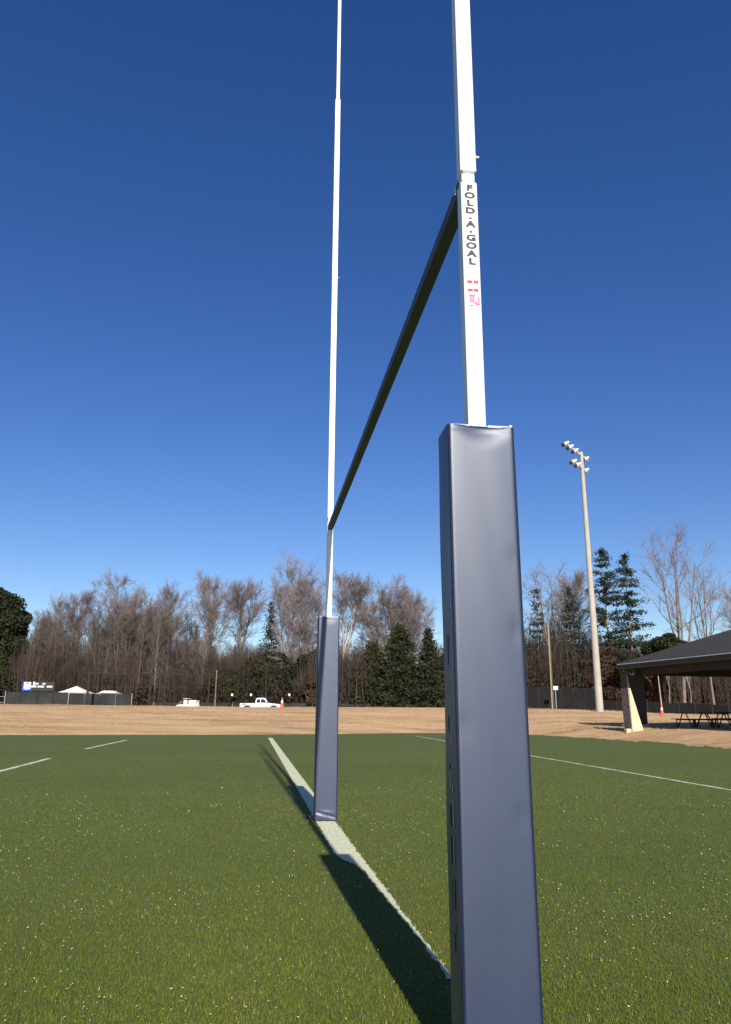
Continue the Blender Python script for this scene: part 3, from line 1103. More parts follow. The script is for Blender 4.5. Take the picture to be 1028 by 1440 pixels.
def pickup(loc, rz, label):
    root = empty('pickup_truck', loc, rz, label, 'pickup truck')
    w_ = 0.93
    # lower body profile (x forward), bed on the left
    low = [(-2.75, 0.52), (-2.78, 0.95), (-2.72, 1.12), (-0.75, 1.12), (-0.72, 1.10), (1.00, 1.10), (1.05, 1.13), (2.05, 1.06), (2.55, 0.98), (2.72, 0.82), (2.75, 0.50),
           (2.30, 0.48), (2.20, 0.75), (1.95, 0.88), (1.60, 0.88), (1.35, 0.75), (1.25, 0.42), (-1.25, 0.42), (-1.35, 0.75), (-1.6, 0.88), (-1.95, 0.88), (-2.2, 0.75), (-2.3, 0.5)]
    body = MB().prism(low, -w_, w_).build('body', M_car, root)
    cabp = [(-0.72, 1.12), (-0.62, 1.72), (-0.45, 1.82), (0.35, 1.82), (0.55, 1.76), (1.12, 1.12)]
    V = []
    for y, k in ((-w_ + 0.02, 0), (w_ - 0.02, 0)):
        for x, z in cabp:
            ins = 0.13 * (z - 1.12) / 0.7
            V.append((x, y + (ins if y < 0 else -ins), z + 0.001))
    n_ = len(cabp)
    F = [tuple(range(n_ - 1, -1, -1)), tuple(range(n_, 2 * n_))] + [(i, (i + 1) % n_, n_ + (i + 1) % n_, n_ + i) for i in range(n_)]
    cab = MB().add(V, F).build('cab', M_car, root)
    for s in (-1, 1):
        for poly in ([(-0.58, 1.20), (-0.50, 1.64), (-0.06, 1.66), (-0.06, 1.20)], [(0.04, 1.20), (0.04, 1.66), (0.42, 1.66), (0.86, 1.22)]):
            V = []
            for off in (0.004, 0.018):
                for x, z in poly:
                    ins = 0.13 * (z - 1.12) / 0.7
                    V.append((x, s * (w_ - 0.02 - ins + off), z))
            MB().add(V, [(0, 1, 2, 3), (7, 6, 5, 4), (0, 4, 5, 1), (1, 5, 6, 2), (2, 6, 7, 3), (3, 7, 4, 0)]).build('side_window', M_glass, cab)
        MB().box((0.95, s * (w_ + 0.09), 1.24), (0.12, 0.20, 0.16), 0, 0.02).build('mirror', M_trimdark, root)
        MB().box((-2.775, s * 0.8, 0.98), (0.06, 0.16, 0.26), 0, 0.01).build('tail_light', M_lightred, root)
        MB().box((2.66, s * 0.72, 0.86), (0.14, 0.32, 0.14), 0, 0.02).build('headlight', M_lightclear, root)
        MB().box((-2.25, s * (w_ + 0.003), 0.99), (0.34, 0.012, 0.16), 0, 0.0).build('fuel_door', M_trimdark, root)
    wsv = [(0.60, -0.70, 1.72), (0.60, 0.70, 1.72), (1.09, 0.80, 1.17), (1.09, -0.80, 1.17)]
    V = [(x + 0.012, y, z + 0.01) for x, y, z in wsv] + [(x + 0.028, y, z + 0.022) for x, y, z in wsv]
    MB().add(V, [(0, 1, 2, 3), (7, 6, 5, 4), (0, 4, 5, 1), (1, 5, 6, 2), (2, 6, 7, 3), (3, 7, 4, 0)]).build('windshield', M_glass, cab)
    MB().box((2.79, 0, 0.55), (0.10, 1.8, 0.20), 0, 0.03).build('bumper', M_trimdark, root)
    MB().box((-2.83, 0, 0.55), (0.10, 1.8, 0.18), 0, 0.03).build('bumper', M_rim, root)
    for x in (-1.78, 1.78):
        for y in (-0.80, 0.80):
            wheel(root, x, y)
    return root


D = 104.0
p = at(368, 996, D)
ztop = at(368, 981.6, D)[2]
pickup((p[0], D, ztop - 1.82), R(-4), 'white pickup truck parked behind the tan bank, its cab above the crest')


def utility_cart(loc, rz, label):
    root = empty('utility_vehicle', loc, rz, label, 'utility vehicle')
    MB().prism([(-1.5, 0.45), (-1.55, 0.62), (-1.05, 1.02), (-0.55, 1.10), (1.5, 1.10), (1.5, 0.45)], -0.72, 0.72).build('body', M_car, root)
    V = [(-1.0, -0.66, 1.06), (-1.0, 0.66, 1.06), (-0.42, 0.60, 1.66), (-0.42, -0.60, 1.66)]
    V += [(x + 0.03, y, z) for x, y, z in V]
    MB().add(V, [(0, 1, 2, 3), (7, 6, 5, 4), (0, 4, 5, 1), (1, 5, 6, 2), (2, 6, 7, 3), (3, 7, 4, 0)]).build('windshield', M_greywind, root)
    MB().box((-0.05, 0, 1.38), (0.46, 1.1, 0.55), 0, 0.06).build('seat', M_car, root)
    MB().box((0.95, 0, 1.37), (0.95, 1.36, 0.53), 0, 0.03).build('cargo_box', M_car, root)
    for s in (-1, 1):
        MB().tube([(-0.36, s * 0.60, 1.10), (-0.30, s * 0.60, 1.72)], 0.03, 6).build('roll_bar', M_trimdark, root)
        MB().tube([(0.36, s * 0.60, 1.10), (0.36, s * 0.60, 1.80)], 0.03, 6).build('roll_bar', M_trimdark, root)
    MB().box((0.03, 0, 1.83), (0.72, 1.2, 0.05), 0, 0.01).build('canopy', M_car, root)
    for x in (-0.95, 0.95):
        for y in (-0.62, 0.62):
            wheel(root, x, y, 0.32, 0.24)
    return root


p = at(262.5, 994, 100)
utility_cart((p[0], 100, at(262, 982.5, 100)[2] - 1.84), R(-8), 'small white utility cart parked behind the bank, left of the pickup')
p = at(277.5, 994, 98)
b0 = float(gz(p[0], 98))
root = empty('bollard', (p[0], 98, b0), 0, 'short white bollard just right of the utility cart', 'bollard')
MB().tube([(0, 0, 0), (0, 0, at(277, 988.3, 98)[2] - b0 - 0.06), (0, 0, at(277, 988.3, 98)[2] - b0)], [0.09, 0.09, 0.05], 10).build('post', M_signwhite, root, smooth=True)
MB().tube([(0, 0, 0.001), (0, 0, 0.06)], [0.16, 0.15], 10).build('base', M_galv, root)


# ------------------------------------------------------------------ fences, scoreboard, tents, backstops
def fence(name_label, px0, px1, D0, D1, top_y0, top_y1, scr, rails=True, gap_from=None, npost=8):
    a = at(px0, top_y0, D0)
    b_ = at(px1, top_y1, D1)
    base = np.array([a[0], a[1], float(gz(a[0], a[1]))])
    root = empty('fence', base, 0, name_label, 'fence')
    z0, z1 = a[2], b_[2]
    pan = MB()
    for i in range(npost):
        t0, t1 = i / npost, (i + 1) / npost
        p, q_ = a + (b_ - a) * t0, a + (b_ - a) * t1
        zb0, zb1 = float(gz(p[0], p[1])) - 0.02, float(gz(q_[0], q_[1])) - 0.02
        d_ = (q_ - p)[:2]
        d_ = d_ / np.linalg.norm(d_)
        nn = np.array([d_[1], -d_[0], 0]) * 0.012
        e_ = np.array([d_[0], d_[1], 0]) * 0.06
        sag = random.uniform(0.02, 0.08)
        P_ = [np.array([*(p + e_)[:2], zb0]), np.array([*(q_ - e_)[:2], zb1]), q_ - e_ - [0, 0, sag], p + e_ - [0, 0, sag]]
        V = [v - base - nn for v in P_] + [v - base + nn for v in P_]
        pan.add(V, [(0, 1, 2, 3), (7, 6, 5, 4), (0, 4, 5, 1), (1, 5, 6, 2), (2, 6, 7, 3), (3, 7, 4, 0)])
    pan.build('screen_panel', scr, root)
    for i in range(npost + 1):
        p = a + (b_ - a) * i / npost
        zb_ = float(gz(p[0], p[1]))
        MB().tube([(p[0] - base[0], p[1] - base[1], zb_ - base[2] - 0.05), (p[0] - base[0], p[1] - base[1], p[2] - base[2] + 0.06)], 0.04, 8).build('post', M_galv if i % 4 == 0 and scr is M_screen else M_darkpost, root)
    MB().tube([a - base + [0, 0, 0.0], b_ - base], 0.025, 6).build('top_rail', M_darkpost, root)
    return root


fence('dark screened ballfield fence below the scoreboard at the far left', 8, 186, 100, 100, 972.5, 975.5, M_screen, npost=8)
fence('low dark fence line just above the bank crest, behind the pickup', 216, 660, 112, 112, 987.5, 990.5, M_screen, npost=16)
fence('dark grey screened fence between the two right hand poles', 741, 838, 82, 80, 966, 969, M_screen2, npost=6)
fence('long dark fence seen through the open sides of the pavilion', 846, 1075, 78, 70, 985, 992, M_screen2, npost=10)

# short open rail at the left end of the fence
a = at(-12, 979, 100)
root = empty('pipe_rail', (a[0], 100, float(gz(a[0], 100))), 0, 'short open pipe rail meeting the left end of the dark fence', 'railing')
zr = a[2] - root.location.z
for dx in (0.0, 0.85):
    MB().tube([(dx, 0, 0), (dx, 0, zr)], 0.035, 8).build('post', M_galv, root)
for z in (zr, zr * 0.55):
    MB().tube([(0, -0.05, z - 0.05), (1.7, -0.05, z - 0.05)], 0.03, 6).build('rail', M_galv, root)


def scoreboard():
    D = 103.0
    a, b_ = at(33, 958.5, D), at(76, 972, D)
    W_, H_ = b_[0] - a[0], a[2] - b_[2]
    zg = float(gz(a[0], D))
    root = empty('scoreboard', (a[0] + W_ / 2, D, zg), 0, 'dark scoreboard with a blue and white panel, behind the left fence', 'scoreboard')
    zc = (a[2] + b_[2]) / 2 - zg
    MB().box((0.55, 0, zc), (W_ - 1.1, 0.25, H_), 0, 0.02).build('board', M_board, root)
    bp_ = MB().box((-W_ / 2 + 0.60, -0.02, zc), (1.18, 0.3, H_), 0, 0.05).build('end_panel', M_blue, root)
    MB().box((-W_ / 2 + 0.66, -0.18, zc + 0.1), (0.90, 0.02, H_ - 0.36), 0, 0.0).build('white_face', M_signwhite, bp_)
    MB().box((-W_ / 2 + 0.66, -0.20, zc - 0.2), (0.50, 0.02, 0.5), 0, 0.0).build('pale_panel', M_paleblue, bp_)
    MB().box((-W_ / 2 + 0.62, -0.20, zc + 0.4), (0.22, 0.02, 0.18), 0, 0.0).build('blue_square', M_blue, bp_)
    k = MB()
    for fx, fz, w_, h_ in ((0.36, 0.28, 0.20, 0.50), (0.45, 0.28, 0.42, 0.16), (0.67, 0.28, 0.38, 0.16), (0.34, -0.02, 0.86, 0.20), (0.58, -0.02, 0.86, 0.20), (0.86, -0.02, 0.74, 0.20)):
        k.box((-W_ / 2 + fx * W_, -0.145, zc + fz * H_), (w_, 0.03, h_), 0, 0.0)
    k.build('white_labels', M_signwhite, root)
    for s in (-1, 1):
        MB().tube([(s * W_ * 0.3, 0.15, -0.1), (s * W_ * 0.3, 0.15, zc - H_ * 0.3)], 0.09, 8).build('post', M_darkpost, root)


scoreboard()


def tent(px0, px1, py_eave, py_peak, D, label, flat=False):
    a, b_ = at(px0, py_eave, D), at(px1, py_eave, D)
    W_ = b_[0] - a[0]
    zg = float(gz(a[0], D))
    root = empty('canopy_tent', ((a[0] + b_[0]) / 2, D, zg), 0, label, 'canopy tent', 'white canopy tents behind the fence')
    ze = a[2] - zg
    zp = at(px0, py_peak, D)[2] - zg
    h_ = W_ / 2
    k = 0.5 if flat else 0.04
    V = [(-h_, -h_, ze), (h_, -h_, ze), (h_, h_, ze), (-h_, h_, ze), (-h_ * k, -h_ * k, zp), (h_ * k, -h_ * k, zp), (h_ * k, h_ * k, zp), (-h_ * k, h_ * k, zp)]
    mids = []
    for i in range(4):
        p, q_ = np.array(V[i]), np.array(V[4 + i])
        m_ = p * 0.5 + q_ * 0.5
        m_[2] -= 0.06
        mids.append(tuple(m_))
    V2 = V[:4] + mids + V[4:]
    F = [(0, 1, 5, 4), (1, 2, 6, 5), (2, 3, 7, 6), (3, 0, 4, 7), (4, 5, 9, 8), (5, 6, 10, 9), (6, 7, 11, 10), (7, 4, 8, 11), (8, 9, 10, 11)]
    MB().add(V2, F).build('canopy', M_canvas, root)
    v_ = MB()
    for sx, sy, lx, ly in ((0, -1, 2 * h_, 0.03), (0, 1, 2 * h_, 0.03), (-1, 0, 0.03, 2 * h_ - 0.07), (1, 0, 0.03, 2 * h_ - 0.07)):
        v_.box((sx * (h_ - 0.0), sy * (h_ - 0.0), ze - 0.105), (lx, ly, 0.20))
    v_.build('valance', M_canvas, root)
    for sx in (-1, 1):
        for sy in (-1, 1):
            MB().tube([(sx * (h_ - 0.06), sy * (h_ - 0.06), 0), (sx * (h_ - 0.06), sy * (h_ - 0.06), ze - 0.02)], 0.035, 6).build('leg', M_signwhite, root)


tent(86, 128, 975, 965, 108, 'larger peaked white canopy tent behind the dark fence')
tent(139.5, 168, 975.5, 971.5, 110, 'smaller flat topped white canopy tent, right of the peaked tent', True)


def frame_goal(pxs, D, top_y, label, brace=True, th=0.12):
    a, b_ = at(pxs[0], top_y, D), at(pxs[-1], top_y, D)
    zg = float(gz(a[0], D))
    root = empty('backstop_frame', (a[0], D, zg), 0, label, 'backstop')
    zt_ = a[2] - zg
    for i, px in enumerate(pxs):
        x = at(px, top_y, D)[0] - a[0]
        MB().tube([(x, 0, -0.1), (x, 0, zt_ - th - 0.002)], th * (1.6 if i % 2 == 0 else 1.0) * 0.8, 8).build('post', M_darkpost, root)
    L_ = b_[0] - a[0]
    MB().box((L_ / 2, 0, zt_ - th / 2), (L_ + 0.4, th, th), 0, 0.01).build('top_beam', M_darkpost, root)
    MB().box((L_ / 2, 0.18, zt_ * 0.62), (L_, th * 0.5, th * 0.5), 0, 0.005).build('mid_rail', M_darkpost, root)
    return root


frame_goal((126, 185, 213, 226), 96, 946, 'dark timber backstop frame with a thick post right of the tents')
frame_goal((233, 262, 295), 101, 947, 'thinner dark backstop frame standing behind the white utility cart', th=0.09)
p = at(302, 994, 99)
zg = float(gz(p[0], 99))
root = empty('utility_pole', (p[0], 99, zg), 0, 'slim pale grey pole right of the dark backstop frames', 'pole')
MB().tube([(0, 0, -0.1), (0, 0, at(302, 944, 99)[2] - zg)], [0.085, 0.06], 8).build('shaft', M_bark, root, smooth=True)
MB().box((0, 0, at(302, 944, 99)[2] - zg + 0.031), (0.2, 0.2, 0.06), 0, 0.01).build('cap', M_galv, root)
p = at(373, 990, 108)
zg = float(gz(p[0], 108))
root = empty('utility_pole', (p[0], 108, zg), 0, 'dark brown wooden pole rising behind the pickup cab', 'pole')
MB().tube([(0, 0, -0.1), (0, 0, at(373, 933, 108)[2] - zg)], [0.10, 0.07], 8).build('shaft', M_darkpost, root, smooth=True)
MB().box((0, 0, at(373, 934.5, 108)[2] - zg), (0.9, 0.1, 0.12), 0, 0.01).build('crosspiece', M_darkpost, root)
for px, lab in ((326.5, 'small white field marker left of the pickup'), (353, 'small white field marker above the pickup bed'), (407, 'small white field marker right of the traffic cone')):
    p = at(px, 977, 110)
    zg = float(gz(p[0], 110))
    root = empty('marker_sign', (p[0], 110, zg), 0, lab, 'sign', 'small white field markers')
    MB().tube([(0, 0, -0.05), (0, 0, p[2] - zg - 0.2)], 0.02, 6).build('post', M_darkpost, root)
    MB().box((0, -0.03, p[2] - zg), (0.26, 0.03, 0.32), 0, 0.005).build('plate', M_signwhite, root)
p = at(781, 967.5, 79)
zg = float(gz(p[0], 79))
root = empty('notice_board', (p[0], 79, zg), 0, 'small white notice board on a post, right of the thin wooden pole', 'sign')
MB().tube([(0, 0.06, -0.05), (0, 0.06, p[2] - zg + 0.2)], 0.04, 8).build('post', M_galv, root)
MB().box((0, -0.0, p[2] - zg), (0.52, 0.04, 0.38), 0, 0.008).build('plate', M_signwhite, root)


# a brick house far behind the trees
def house():
    D = 150.0
    a, b_ = at(468, 975, D), at(516, 975, D)
    zg = 1.2
    W_ = b_[0] - a[0]
    root = empty('brick_house', ((a[0] + b_[0]) / 2, D, zg), R(6), 'red brick house with a pale roof glimpsed right of the far upright pad', 'house')
    ew = at(468, 951, D)[2] - zg
    rw = at(468, 934, D)[2] - zg
    MB().box((0, 3, ew / 2), (W_, 7, ew), 0).build('wall', M_brick, root)
    V = [(-W_ / 2 - .3, -0.9, ew + 0.002), (W_ / 2 + .3, -0.9, ew + 0.002), (W_ / 2 + .3, 6.9, ew + 0.002), (-W_ / 2 - .3, 6.9, ew + 0.002), (-W_ / 2 - .3, 3, rw), (W_ / 2 + .3, 3, rw)]
    MB().add(V, [(0, 1, 5, 4), (2, 3, 4, 5), (1, 2, 5), (3, 0, 4), (3, 2, 1, 0)]).build('roof', M_roofpale, root)
    for x, z, w_, h_ in ((-1.6, ew * 0.66, 1.5, 1.6), (1.4, ew * 0.66, 1.2, 1.5), (-1.6, ew * 0.22, 1.8, 1.9)):
        fr = MB().box((x, -0.53, z), (w_, 0.05, h_), 0, 0.01).build('window', M_trimwhite, root)
        MB().box((x, -0.565, z), (w_ - 0.3, 0.015, h_ - 0.3), 0).build('pane', M_glass, fr)


house()


# ------------------------------------------------------------------ trees
def frusta(P0, P1, r0, r1, n=3):
    P0, P1 = np.asarray(P0, float), np.asarray(P1, float)
    k = len(P0)
    d = P1 - P0
    d /= np.linalg.norm(d, axis=1, keepdims=True) + 1e-9
    ref = np.where(np.abs(d[:, 2:3]) < 0.9, np.array([[0, 0, 1.0]]), np.array([[1.0, 0, 0]]))
    a = np.cross(d, ref)
    a /= np.linalg.norm(a, axis=1, keepdims=True)
    b = np.cross(d, a)
    an = 2 * np.pi * np.arange(n) / n
    ring = np.cos(an)[None, :, None] * a[:, None, :] + np.sin(an)[None, :, None] * b[:, None, :]
    V = np.concatenate([P0[:, None] + ring * np.asarray(r0)[:, None, None], P1[:, None] + ring * np.asarray(r1)[:, None, None]], 1)
    F = []
    for i in range(n):
        j = (i + 1) % n
        F += [[i, j, n + j], [i, n + j, n + i]]
    F = (np.arange(k) * 2 * n)[:, None, None] + np.array(F)[None]
    return V.reshape(-1, 3), F.reshape(-1, 3)


def bare_segments(seed, h, spread=0.3, nb=26, lo=0.3, up=0.7, sub=6, tw=6, fork=0, twig_r=0.0095, droop=0.0):
    """skeleton of a leafless tree: trunk segments and crown segments as (P0, P1, r0, r1)"""
    g = np.random.default_rng(seed)
    trunks = []
    r_base = h * 0.0115
    n = 9
    stems = 1 + fork
    paths = []
    for s in range(stems):
        if s == 0:
            p = np.array([0, 0, -0.3])
            lean = g.normal(0, 0.03, 2)
            hh, rb, st = h, r_base, 0
        else:
            k0 = g.integers(2, 5)
            p = paths[0][0][k0]
            az = g.uniform(0, 6.28)
            lean = np.array([math.cos(az), math.sin(az)]) * g.uniform(0.16, 0.34)
            hh, rb = h * g.uniform(0.78, 0.95) - p[2], r_base * 0.62
        pts, rad = [p], [rb]
        for i in range(n):
            t = (i + 1) / n
            step = np.array([lean[0] + g.normal(0, 0.035), lean[1] + g.normal(0, 0.035), 1.0]) * hh / n
            if s:
                lean = lean * 0.90
            p = p + step
            pts.append(p)
            rad.append(rb * (1 - t) ** 0.8 + 0.02)
        paths.append((np.array(pts), np.array(rad)))
    T0, T1, R0, R1 = [], [], [], []
    for pts, rad in paths:
        T0.append(pts[:-1]); T1.append(pts[1:]); R0.append(rad[:-1]); R1.append(rad[1:])
    trunk = (np.concatenate(T0), np.concatenate(T1), np.concatenate(R0), np.concatenate(R1))
    C0, C1, c0, c1 = [], [], [], []
    for si, (pts, rad) in enumerate(paths):
        for b in range(nb if si == 0 else int(nb * 0.6)):
            t = lo + (0.99 - lo) * g.random() ** 0.85
            f = t * n
            i = min(int(f), n - 1)
            p = pts[i] + (pts[i + 1] - pts[i]) * (f - i)
            az = g.uniform(0, 6.28)
            prof = math.sin(math.pi * min(1, max(0.12, (1 - t) * 0.9 + 0.12))) ** 0.8
            L = h * spread * prof * g.uniform(0.55, 1.15) + 0.5
            el = up + g.uniform(-0.25, 0.3)
            d = np.array([math.cos(az) * math.cos(el), math.sin(az) * math.cos(el), math.sin(el)])
            rb = max(0.02, rad[i] * 0.42)
            m = 4
            bp = [p]
            for k in range(m):
                d = d + g.normal(0, 0.16, 3) + np.array([0, 0, 0.10 - droop])
                d /= np.linalg.norm(d)
                p2 = bp[-1] + d * L / m
                C0.append(bp[-1]); C1.append(p2)
                c0.append(rb * (1 - k / m * 0.8)); c1.append(rb * (1 - (k + 1) / m * 0.8))
                bp.append(p2)
            for q in range(sub):
                ts = g.uniform(0.2, 1.0) * m
                k = min(int(ts), m - 1)
                ps = bp[k] + (bp[k + 1] - bp[k]) * (ts - k)
                ds = (bp[k + 1] - bp[k]) / (L / m) + g.normal(0, 0.55, 3) + np.array([0, 0, 0.22 - droop])
                ds /= np.linalg.norm(ds)
                Ls = L * g.uniform(0.22, 0.45)
                pe = ps + ds * Ls
                C0.append(ps); C1.append(pe); c0.append(rb * 0.35 + 0.008); c1.append(0.010)
                for w_ in range(tw):
                    tt = g.uniform(0.15, 1.0)
                    pw = ps + ds * Ls * tt
                    dw = ds + g.normal(0, 0.6, 3)
                    dw /= np.linalg.norm(dw)
                    C0.append(pw); C1.append(pw + dw * g.uniform(0.45, 1.1) * (0.5 + h / 40))
                    c0.append(twig_r); c1.append(twig_r * 0.6)
    crown = (np.array(C0), np.array(C1), np.array(c0), np.array(c1))
    return trunk, crown


def leaf_tris(C, size, g, flat=0.0):
    """one small triangle of foliage at each centre"""
    k = len(C)
    a = g.normal(0, 1, (k, 3))
    a[:, 2] *= (1 - flat)
    a /= np.linalg.norm(a, axis=1, keepdims=True)
    b = np.cross(a, g.normal(0, 1, (k, 3)))
    b /= np.linalg.norm(b, axis=1, keepdims=True) + 1e-9
    s = size * g.uniform(0.6, 1.4, (k, 1))
    V = np.stack([C - a * s - b * s * 0.5, C + a * s - b * s * 0.35, C + b * s * 0.8], 1).reshape(-1, 3)
    return V, np.arange(3 * k).reshape(-1, 3)


def conifer_pts(seed, h, r, lo=0.08, levels=34, per=7, dens=9, scat=0.28, power=0.8, droop=0.15, jag=0.35, zsq=0.7):
    g = np.random.default_rng(seed)
    out, B0, B1, b0 = [], [], [], []
    for i in range(levels):
        t = lo + (1 - lo) * (i + g.uniform(0, 0.9)) / levels
        L0 = r * (1 - t) ** power * (1 if lo < 0.3 else min(1, 0.45 + 3.0 * (t - lo)))
        for b in range(per):
            L = max(0.25, L0 * (1 + g.uniform(-jag, jag)))
            az = g.uniform(0, 6.28)
            zz = h * t + g.normal(0, h * 0.008)
            tip = np.array([math.cos(az) * L, math.sin(az) * L, zz - droop * L])
            B0.append((0, 0, zz)); B1.append(tip); b0.append(0.035)
            m = max(2, int(dens * (0.3 + L / max(r, .1))))
            s = np.sqrt(g.uniform(0.04, 1, m))[:, None]
            base = np.array([0, 0, zz])
            out.append(base + (tip - base) * s + g.normal(0, scat, (m, 3)) * (0.4 + 0.6 * s) * np.array([1, 1, zsq]))
    return np.concatenate(out), np.array(B0, float), np.array(B1), np.array(b0)


def lobed_pts(seed, h, rx, ry, lo, lobes=22, per=420, shell=0.65):
    g = np.random.default_rng(seed)
    out, cs = [], []
    for i in range(lobes):
        d = g.normal(0, 1, 3)
        d /= np.linalg.norm(d)
        rad = g.uniform(0.25, 0.78)
        zc = (lo + h) / 2
        c = np.array([d[0] * rx * rad, d[1] * ry * rad, zc + d[2] * (h - lo) / 2 * rad])
        lr = g.uniform(0.22, 0.42) * min(rx, (h - lo) / 2)
        v = g.normal(0, 1, (per, 3))
        v /= np.linalg.norm(v, axis=1, keepdims=True)
        rr_ = lr * g.uniform(shell, 1.05, (per, 1))
        out.append(c + v * rr_ * np.array([1.15, 1.15, 0.8]))
        cs.append(c)
    return np.concatenate(out), np.array(cs)


def place_tree(px, py_top, D, fac, label, group, sink=0.2):
    """an Empty at the foot of the tree; fac(height) returns (trunk mesh, crown mesh, materials)"""
    top = at(px, py_top, D)
    zg = float(gz(top[0], D)) - sink
    root = empty('bare_tree', (top[0], D, zg), 0, label, 'tree', group)
    return root, top[2] - zg


PROTO = {}


def bare_proto(key, **kw):
    if key not in PROTO:
        trunk, crown = bare_segments(h=16.0, **kw)
        tm = np_mesh('trunk', *frusta(*trunk, n=6))
        cm = np_mesh('crown', *frusta(*crown, n=3))
        PROTO[key] = (tm, cm)
    return PROTO[key]


def bare(px, py, D, key, label, mtr=None, mtw=None, widen=1.0, rz=None, **kw):
    tm, cm = bare_proto(key, **kw)
    root, H = place_tree(px, py, D, None, label, 'leafless trees along the field edge')
    root.rotation_euler = (0, 0, random.uniform(0, 6.28) if rz is None else rz)
    s = H / 16.4
    for nm, me, m in (('trunk', tm, mtr or M_bark), ('crown', cm, mtw or M_twig)):
        o = bpy.data.objects.new(nm, me)
        COL.objects.link(o)
        if not me.materials:
            me.materials.append(m)
        o.material_slots[0].link = 'OBJECT'
        o.material_slots[0].material = m
        o.parent = root
        o.scale = (s * widen, s * widen, s)
    return root


PA = dict(seed=21, spread=0.26, nb=34, lo=0.30, up=0.85, sub=9, tw=13, fork=1)
PB = dict(seed=35, spread=0.30, nb=36, lo=0.25, up=0.75, sub=9, tw=13, fork=2)
PC_ = dict(seed=48, spread=0.34, nb=40, lo=0.22, up=0.65, sub=10, tw=14, fork=3, twig_r=0.0095)
PD = dict(seed=57, spread=0.24, nb=26, lo=0.42, up=0.95, sub=7, tw=10, fork=2, twig_r=0.009)
PE = dict(seed=66, spread=0.30, nb=12, lo=0.34, up=0.80, sub=6, tw=6, fork=3, twig_r=0.008)

bare(170, 822, 133, 'A', 'tallest bare tree of the left wood, rising above the tents', widen=1.0, **PA)
bare(118, 846, 128, 'B', 'broad grey bare tree above the scoreboard and first tent', **PB)
bare(78, 852, 124, 'A', 'pale bare tree against the dark evergreen at far left', mtw=M_twig_tan, widen=0.9, **PA)
bare(208, 848, 126, 'C', 'dark dense bare tree just right of the tallest left tree', widen=0.85, **PC_)
bare(243, 840, 138, 'B', 'rounded bare tree behind the thick backstop post', widen=0.9, **PB)
bare(293, 826, 124, 'B', 'open bare tree with dark limbs above the slim pale pole', mtw=M_twig_tan, widen=0.9, **PB)
bare(341, 823, 127, 'D', 'airy bare tree with sky showing through, left of the small pine', mtw=M_twig, widen=1.35, **PD)
bare(420, 807, 121, 'C', 'tall full bare tree just left of the far upright', mtw=M_twig, widen=0.85, **PC_)
bare(487, 813, 126, 'D', 'thin pale bare tree just right of the far upright', mtr=M_bark_pale, mtw=M_twig_tan, widen=1.3, **PD)
bare(548, 834, 132, 'C', 'wide rounded bare tree behind the dark evergreen cluster', mtw=M_twig_tan, widen=1.12, **PC_)
bare(578, 846, 128, 'B', 'bare tree leaning out behind the right end of the evergreen cluster', widen=0.8, **PB)
bare(768, 808, 122, 'E', 'wispy bare tree between the near pad and the thin wooden pole', mtw=M_twig_tan, widen=1.1, **PE)
bare(806, 822, 124, 'B', 'brown bare tree just left of the floodlight pole', mtw=M_twig_tan, widen=0.8, **PB)
bare(938, 756, 108, 'E', 'tallest bare tree, open limbs above the pavilion roof', mtr=M_bark, mtw=M_twig_tan, widen=0.92, rz=1.0, **PE)
bare(984, 803, 110, 'E', 'smaller bare tree right of the tallest one above the pavilion', mtr=M_bark, mtw=M_twig_tan, widen=0.8, rz=3.6, **PE)
bare(1034, 838, 112, 'A', 'bare tree cut by the right edge above the pavilion ridge', widen=0.8, **PA)


def evergreen(name, px, py, D, pts_fn, size, m, label, group, trunk_r=0.22, trunk_top=0.9, mtr=None, flat=0.2, seed=1, sink=0.2, cat='tree'):
    top = at(px, py, D)
    zg = float(gz(top[0], D)) - sink
    H = top[2] - zg
    root = empty(name, (top[0], D, zg), 0, label, cat, group)
    g = np.random.default_rng(seed + 500)
    C, B0, B1, br_ = pts_fn(H)
    V, F = leaf_tris(C, size, g, flat)
    link('crown', np_mesh('crown', V, F), m, root)
    n = 6
    zs_ = np.linspace(0, H * trunk_top, n + 1)
    T = np.stack([g.normal(0, 0.05, n + 1), g.normal(0, 0.05, n + 1), zs_], -1)
    rad = trunk_r * (1 - np.linspace(0, 1, n + 1) * 0.85)
    P0, P1, r0, r1 = list(T[:-1]), list(T[1:]), list(rad[:-1]), list(rad[1:])
    V, F = frusta(np.concatenate([T[:-1], B0]), np.concatenate([T[1:], B1]), np.concatenate([rad[:-1], br_]), np.concatenate([rad[1:], br_ * 0.4]), 5)
    link('trunk', np_mesh('trunk', V, F), mtr or M_bark, root)
    return root


def con(seed, r, **kw):
    return lambda H: conifer_pts(seed, H, r, **kw)


def lob(seed, rx, lo, lobes=22, per=420):
    per = int(per * 2.2)
    def f(H):
        C, cs = lobed_pts(seed, H * 0.97, rx, rx * 0.8, lo * H, lobes, per)
        B0 = np.stack([np.zeros(len(cs)), np.zeros(len(cs)), np.maximum(0.2 * H, cs[:, 2] * 0.6)], -1)
        return C, B0, cs, np.full(len(cs), 0.09)
    return f


